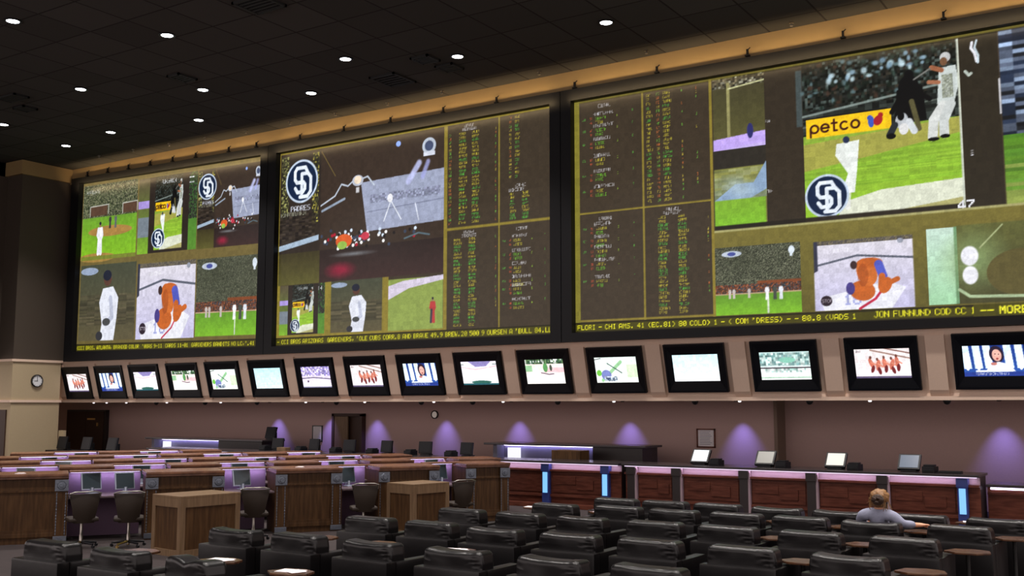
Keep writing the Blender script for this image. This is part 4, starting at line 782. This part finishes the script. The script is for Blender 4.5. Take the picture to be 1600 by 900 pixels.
# task chairs
def task_chair():
    t = empty('task_chair'); b = MB(); n = 9
    rows = []
    for i in range(n):
        z = .40 + .46 * i / (n - 1); s = i / (n - 1); hw = .155 + .085 * s ** 1.3; yb = -.24 - .03 * s - .03 * math.sin(s * 3.1)
        rows.append([(hw * u, yb + .045 * (u * u), z) for u in (-1, -.6, -.2, .2, .6, 1)])
    V = [[b.bm.verts.new(p) for p in r] for r in rows]; W2 = [[b.bm.verts.new((p[0] * .96, p[1] + .035, p[2])) for p in r] for r in rows]
    for g, fl in ((V, 1), (W2, -1)):
        for i in range(n - 1):
            for j in range(5): b.bm.faces.new((g[i][j], g[i][j + 1], g[i + 1][j + 1], g[i + 1][j]))
    for i in range(n - 1):
        for j in (0, 5): b.bm.faces.new((V[i][j], V[i + 1][j], W2[i + 1][j], W2[i][j]))
    for j in range(5):
        for i in (0, n - 1): b.bm.faces.new((V[i][j], V[i][j + 1], W2[i][j + 1], W2[i][j]))
    b.build('backrest', M['chairf'], t, True)
    b = MB(); b.tube([(-.22, -.25, .80), (-.23, -.27, .87), (-.15, -.29, .895), (.15, -.29, .895), (.23, -.27, .87), (.22, -.25, .80)], .012); b.build('top_rail', M['steel'], t, True)
    b = MB(); b.pillow((.23, .23, .04), .035, 6, Mx=Matrix.Translation((0, 0, .45))); b.build('seat', M['chairf'], t, True)
    b = MB(); b.lathe([(.03, .05), (.03, .2), (.022, .21), (.022, .41), (.10, .415)], 14); b.build('pedestal', M['steel'], t, True)
    for k in range(5):
        a = 2 * math.pi * k / 5 + .3; b = MB(); b.tube([(0, 0, .09), (.26 * math.cos(a), .26 * math.sin(a), .065)], [.025, .015]); b.tube([(.26 * math.cos(a) - .01, .26 * math.sin(a), .025), (.26 * math.cos(a) + .01, .26 * math.sin(a) + .02, .025)], .025, 10); b.build('leg', M['brass'] if k % 2 else M['plastic'], t)
    return t
tc0 = task_chair()
# tops of the chair backs were measured; z about .88
for i, (tt, q, rz, lb) in enumerate([(1.30, .62, 8, 'brown shell chair at the first monitor near the left border'), (2.0, .80, -4, 'brown shell chair just left of the pier behind the larger pedestal'), (3.98, .82, -6, 'brown shell chair right of the larger pedestal'), (5.93, .62, -8, 'brown shell chair left of the smaller pedestal'), (7.75, .48, 10, 'brown shell chair half hidden right of the smaller pedestal')]):
    o = tc0 if i == 0 else copy_tree(tc0); o.location = rowpt(tt, q); o.rotation_euler.z = RZ + R(rz) ; tag(o, lb, 'chair', 'brown shell chairs at the front desks')

# pedestals
def pedestal(x, y, rz, wx, wy, h, lb):
    t = empty('wooden_pedestal', (x, y, 0), rz); b = MB(); b.box(0, wx, 0, wy, h - .035, h, .006); b.build('top', M['woodlt'], t)
    b = MB(); b.box(.02, wx - .02, .02, wy - .02, .0, h - .035); b.build('panel', M['wood'], t)
    b = MB(); e = .085
    for x0, x1, y0, y1 in ((0, e, 0, e), (wx - e, wx, 0, e), (0, e, wy - e, wy), (wx - e, wx, wy - e, wy)): b.box(x0, x1, y0, y1, 0, h - .035, .004)
    for z0, z1 in ((0, .1), (h - .17, h - .035)): b.box(e, wx - e, .0, .03, z0, z1); b.box(e, wx - e, wy - .03, wy, z0, z1); b.box(0, .03, e, wy - e, z0, z1); b.box(wx - .03, wx, e, wy - e, z0, z1)
    b.build('frame', M['woodlt'], t); tag(t, lb, 'pedestal', 'framed wooden pedestals')
pedestal(-12.89, 10.74, R(83), 1.06, .78, .9, 'larger framed wooden pedestal nearest the left armchairs')
pedestal(-11.51, 14.56, R(80), .86, .70, .9, 'smaller framed wooden pedestal farther back between desk piers')

# ------------------------------------------------------------------ armchairs
def cushion_fn(seed, sag=0., lobes=0.):
    def fn(p):
        n = noise.noise(Vector((p.x * 5 + seed * 7.3, p.y * 5, p.z * 5))) * .008
        z = p.z; x = p.x; u = x / .385
        if z > 0: z -= sag * (1 - u * u); z += lobes * (abs(math.sin(u * 3.0)) - .5)
        c = max(0, 1 - abs((x - .27) + p.z * .6) / .016) + .8 * max(0, 1 - abs((x - .33) + p.z * .7) / .014) + .5 * max(0, 1 - abs((x - .20) + p.z * .4) / .014)
        d = max(0, 1 - abs((x + .33) - p.z * .5) / .014)
        y = p.y - n + (.014 * u * u if p.y > 0 else -.0)
        if p.y < 0: y += (c + .5 * d) * .008
        k = 1 - .05 * max(0, p.z) / .12
        return Vector((x * k, y, z + n * .5 - (c + d) * .004 * (p.z > 0)))
    return fn
def armchair(seed, sag, lobes):
    t = empty('leather_armchair'); w_, D = .41, .76
    b = MB(); b.box(-w_, w_, -D / 2, -D / 2 + .15, .07, .62, .026); b.build('back_frame', M['leather'], t, True)
    for s in (-1, 1):
        b = MB(); x0, x1 = sorted((s * w_, s * (w_ - .13))); b.box(x0, x1, -D / 2 + .152, D / 2, .07, .615, .026); b.build('arm', M['leather'], t, True)
    b = MB(); b.box(-w_ + .127, w_ - .127, -D / 2 + .152, D / 2 - .02, .09, .30, .015); b.build('seat_base', M['leather'], t, True)
    b = MB(); b.pillow((.278, .26, .075), .05, 8, Mx=Matrix.Translation((0, .10, .375))); b.build('seat_cushion', M['leather'], t, True)
    b = MB(); b.pillow((.375, .118, .120), .050, 24, cushion_fn(seed, sag, lobes), Mx=Matrix.Translation((0, -D / 2 + .215, .680))); b.pillow((.27, .07, .10), .05, 6, Mx=Matrix.Translation((0, -D / 2 + .23, .54))); b.build('back_cushion', M['leather'], t, True)
    for x in (-.35, .35):
        for y in (-.3, .3): b = MB(); b.lathe([(.022, 0), (.028, .07)], 10, Matrix.Translation((x, y, 0))); b.build('foot', M['foot'], t)
    return t
protos = [armchair(1, .0, 0), armchair(2, .022, 0), armchair(3, .008, .0), armchair(4, .03, .035)]
used = [False] * 4
ROWS = [('in the row nearest the betting counter', 14.85, [-7.83, -6.99, -6.14, -5.24, -4.34, -3.29, -2.32]),
        ('in the second row from the betting counter', 13.72, [-8.18, -7.21, -6.33, -5.42, -4.54, -3.62, -2.56]),
        ('in the third row from the betting counter', 12.15, [-8.88, -7.90, -6.93, -5.89, -4.92, -3.91, -2.86]),
        ('in the fourth row from the betting counter', 10.47, [-9.25, -8.23, -7.19, -6.16, -5.15, -4.09, -3.0]),
        ('in the fifth row from the betting counter', 8.74, [-9.75, -8.71, -7.62, -6.49, -5.35, -4.32]),
        ('in the row nearest the viewer', 6.83, [-10.5, -9.35, -8.20])]
ORD = ['first', 'second', 'third', 'fourth', 'fifth', 'sixth', 'last']
YFIX = {(1, 0): 13.55, (3, 0): 10.6, (3, 1): 10.58}
for r, (rt, y, xs) in enumerate(ROWS):
    for i, x_ in enumerate(xs):
        v = 1 if (r, i) in ((1, 5), (4, 3)) else (3 if (r, i) == (5, 2) else random.choice((0, 0, 2, 1)))
        o = protos[v] if not used[v] else copy_tree(protos[v]); used[v] = True
        yy = YFIX.get((r, i), y); o.location = (x_, yy + .38, 0); o.rotation_euler.z = R(random.uniform(-4, 1.5))
        lb = f'black leather armchair {rt}, {ORD[i] if i < len(xs) - 1 else "last"} from the desk side'
        if (r, i) == (1, 5): lb = 'black leather armchair that the person in lilac sits in'
        if (r, i) == (5, 2): lb = 'black leather armchair with a puffy lumpy back cushion, nearest the viewer'; o.rotation_euler.z = R(-9)
        tag(o, lb, 'armchair', 'black leather armchairs')
for v in range(4):
    if not used[v]:
        for c in list(protos[v].children): bpy.data.objects.remove(c)
        bpy.data.objects.remove(protos[v])

# snack tables
t0 = empty('snack_table'); pts = [(-.24, -.05), (-.12, -.17), (.10, -.19), (.24, -.08), (.22, .08), (.06, .17), (-.14, .15)]
b = MB(); b.prism(pts, .635, .66, .008); b.build('table_top', M['tabletop'], t0); b = MB(); b.lathe([(.024, .02), (.022, .05), (.022, .6), (.034, .634)], 14); b.build('pedestal', M['foot'], t0, True)
b = MB(); b.lathe([(.034, 0), (.034, .012), (.026, .025)], 20); b.build('base', M['foot'], t0, True)
TB = [(-10.0 + .05, 7.75, 'in front of the second nearest-row armchair'), (-8.66, 7.75, 'right of the lumpy-cushioned armchair'), (-7.5, 7.6, 'at the bottom border with papers on it'), (-9.2 + .05, 9.75, 'at the corner of the free-standing pier'), (-8.16, 9.72, 'in front of the third fifth-row armchair'), (-7.07, 9.7, 'behind the sagging cushion with a paper'),
      (-4.42, 12.75, 'behind the fifth armchair of the third row'), (-3.57, 11.0, 'left of the last fourth-row armchair'), (-3.39, 12.72, 'left of the last third-row armchair'), (-4.07, 14.38, 'left of the armchair of the person in lilac'), (-3.09, 14.40, 'under the hand of the person in lilac'), (-2.28, 12.72, 'broad and bare beside the last third-row armchair'), (-2.40, 10.95, 'at the bottom border beside the last fourth-row armchair'), (-2.02, 14.25, 'at the right border'),
      (-8.95, 14.45, 'holding a bright paper, by the end of the desk row'), (-7.695, 14.35, 'with a white paper behind the second row'), (-4.975, 14.56, 'between two second-row armchairs'), (-2.75, 15.85, 'reflecting the lit blue post')]
for i, (x_, y_, d_) in enumerate(TB):
    o = t0 if i == 0 else copy_tree(t0); o.location = (x_, y_, 0); o.rotation_euler.z = R(random.uniform(-20, 20)); tag(o, 'small polished wooden snack table ' + d_, 'table', 'snack tables between the armchairs')
for i, (x_, y_, d_) in enumerate([(-8.98, 14.42, 'by the end of the desk row'), (-7.7, 14.33, 'behind the second row'), (-7.5, 7.6, 'at the bottom border'), (-7.08, 9.7, 'behind the sagging cushion'), (-2.75, 15.85, 'near the lit blue post'), (-8.66, 7.75, 'right of the lumpy-cushioned armchair')]):
    b = MB(); b.box(-.13, .13, -.09, .09, 0, .004, Mx=Matrix.Rotation(.2, 4, 'Z')); b.box(-.02, .17, -.07, .09, .0045, .007, Mx=Matrix.Rotation(-.35, 4, 'Z')); tag(b.build('betting_sheet', M['paper'], loc=(x_, y_, .6605)), 'white betting sheets on the snack table ' + d_, 'paper', 'betting sheets on snack tables')

# ------------------------------------------------------------------ the seated person
def skin_mesh(name, nodes, edges, m, parent, sub=2):
    me = bpy.data.meshes.new(name); me.from_pydata([n[:3] for n in nodes], edges, []); me.materials.append(m)
    o = bpy.data.objects.new(name, me); COL.objects.link(o); o.parent = parent
    sk = o.modifiers.new('skin', 'SKIN'); sk.use_smooth_shade = True; sk.branch_smoothing = .4
    if not me.skin_vertices: 
        bpy.context.view_layer.objects.active = o
    for i, n in enumerate(nodes):
        r = n[3]; me.skin_vertices[0].data[i].radius = r if isinstance(r, tuple) else (r, r)
    me.skin_vertices[0].data[0].use_root = True
    s = o.modifiers.new('sub', 'SUBSURF'); s.levels = sub; s.render_levels = sub; return o
# local: x right, y forward (towards the counter), origin on floor under the seat
P0 = empty('person', (-3.60, 14.19, 0))
nodes = [(0, .20, .575, (.12, .09)), (0, .09, .68, .08), (0, 0, .78, .06), (0, -.03, .86, .045), (0.02, -.05, .935, .05), (.025, -.035, .985, .05), (.03, -.03, 1.035, (.075, .088)), (.03, -.035, 1.09, (.072, .085)),
         (-.17, -.03, .85, .042), (-.222, .07, .74, .036), (-.20, .27, .71, .033), (-.20, .35, .70, (.038, .02)),
         (.17, -.03, .85, .042), (.272, -.018, .75, .036), (.40, .15, .735, .036), (.45, .20, .725, (.042, .030)),
         (-.09, .30, .56, .07), (-.11, .58, .55, .06), (-.11, .56, .30, .055), (-.11, .53, .10, .042), (-.11, .62, .05, (.045, .03)),
         (.09, .30, .56, .07), (.11, .58, .55, .06), (.11, .56, .30, .055), (.11, .53, .10, .042), (.11, .62, .05, (.045, .03))]
edges = [(0, 1), (1, 2), (2, 3), (3, 4), (4, 5), (5, 6), (6, 7), (3, 8), (8, 9), (9, 10), (10, 11), (3, 12), (12, 13), (13, 14), (14, 15), (0, 16), (16, 17), (17, 18), (18, 19), (19, 20), (0, 21), (21, 22), (22, 23), (23, 24), (24, 25)]
def finger(root, base, pts, r=.0105):
    prev = root
    for p in [base] + pts: nodes.append((*p, r)); edges.append((prev, len(nodes) - 1)); prev = len(nodes) - 1
for k in range(4):        # curled fingers of both hands
    a = .465 + .02 * k; finger(15, (a - .012, .235 - .014 * k, .742), [(a + .012, .255 - .014 * k, .728), (a + .006, .252 - .014 * k, .700)])
    c = -.23 + .02 * k; finger(11, (c, .385, .702), [(c, .412, .700), (c, .422, .686)])
finger(15, (.43, .24, .735), [(.445, .265, .722)], .011); finger(11, (-.16, .365, .70), [(-.15, .39, .692)], .011)
skin_mesh('body', nodes, edges, M['skin'], P0)
tn = [(0, .18, .60, .13), (0, .08, .69, .135), (0, 0, .78, .135), (0, -.03, .85, .115), (.015, -.045, .925, .062),
      (-.09, -.035, .865, .095), (-.175, -.025, .85, .076), (-.225, .07, .74, .062), (-.205, .22, .71, .05), (.09, -.035, .865, .095), (.175, -.025, .85, .076), (.275, -.015, .75, .062), (.385, .135, .74, .05)]
skin_mesh('sweater', tn, [(0, 1), (1, 2), (2, 3), (3, 4), (3, 5), (5, 6), (6, 7), (7, 8), (3, 9), (9, 10), (10, 11), (11, 12)], M['lilac'], P0)
ln = [(0, .21, .575, (.14, .11)), (-.09, .32, .56, .095), (-.11, .585, .55, .080), (-.11, .565, .30, .066), (-.11, .535, .12, .055), (.09, .32, .56, .095), (.11, .585, .55, .080), (.11, .565, .30, .066), (.11, .535, .12, .055)]
skin_mesh('trousers', ln, [(0, 1), (1, 2), (2, 3), (3, 4), (0, 5), (5, 6), (6, 7), (7, 8)], M['jeans'], P0)
b = MB()
def hairfn(p):
    n = noise.noise(p * 22) * .012 + noise.noise(p * 60) * .006; return p + p.normalized() * n
b.pillow((.105, .115, .10), .095, 14, hairfn, Matrix.Translation((.03, -.045, 1.085)))
b.pillow((.078, .05, .06), .048, 10, hairfn, Matrix.Translation((.03, -.075, 1.015)))
for k in range(14):
    a = random.uniform(2.6, 6.8); r = random.uniform(.095, .115); x_, y_ = .03 + r * math.cos(a), -.045 + r * math.sin(a); z = 1.06 + random.uniform(-.06, .03)
    b.tube([(x_, y_, z), (x_ * 1.1 + random.uniform(-.02, .02), y_ - .012, z - .06), (x_ * 1.12 + random.uniform(-.03, .03), y_ - .005, z - random.uniform(.07, .12))], [.007, .006, .002], 5)
h = b.build('hair', M['hair'], P0, True)
b = MB()
for k in range(3):
    R_ = .056 - .014 * k; b.tube([(.035 + R_ * math.cos(a * .5236), -.158 - .008 * k + .006 * math.sin(a * 2), 1.055 + R_ * .95 * math.sin(a * .5236)) for a in range(13)], .020, 8)
b.build('hair_bun', M['hairband'], h, True)
b = MB()       # face: nose, lips, ears, eyes
b.pillow((.012, .018, .022), .010, 3, Mx=Matrix.Translation((.03, .062, 1.045))); b.pillow((.025, .008, .007), .006, 3, Mx=Matrix.Translation((.03, .052, 1.005)))
for s in (-1, 1): b.pillow((.008, .018, .028), .008, 3, Mx=Matrix.Translation((.03 + s * .083, -.02, 1.05)))
b.build('face_features', M['skin'], P0, True)
b = MB()
for s in (-1, 1): b.pillow((.012, .006, .008), .006, 3, Mx=Matrix.Translation((.03 + s * .032, .050, 1.068)))
b.build('eyes', M['clockface'], P0, True)
P0.scale = (1.09, 1.0, 1.0)
tag(P0, 'person in a grey-lilac top seated with back turned, auburn hair in a bun', 'person')
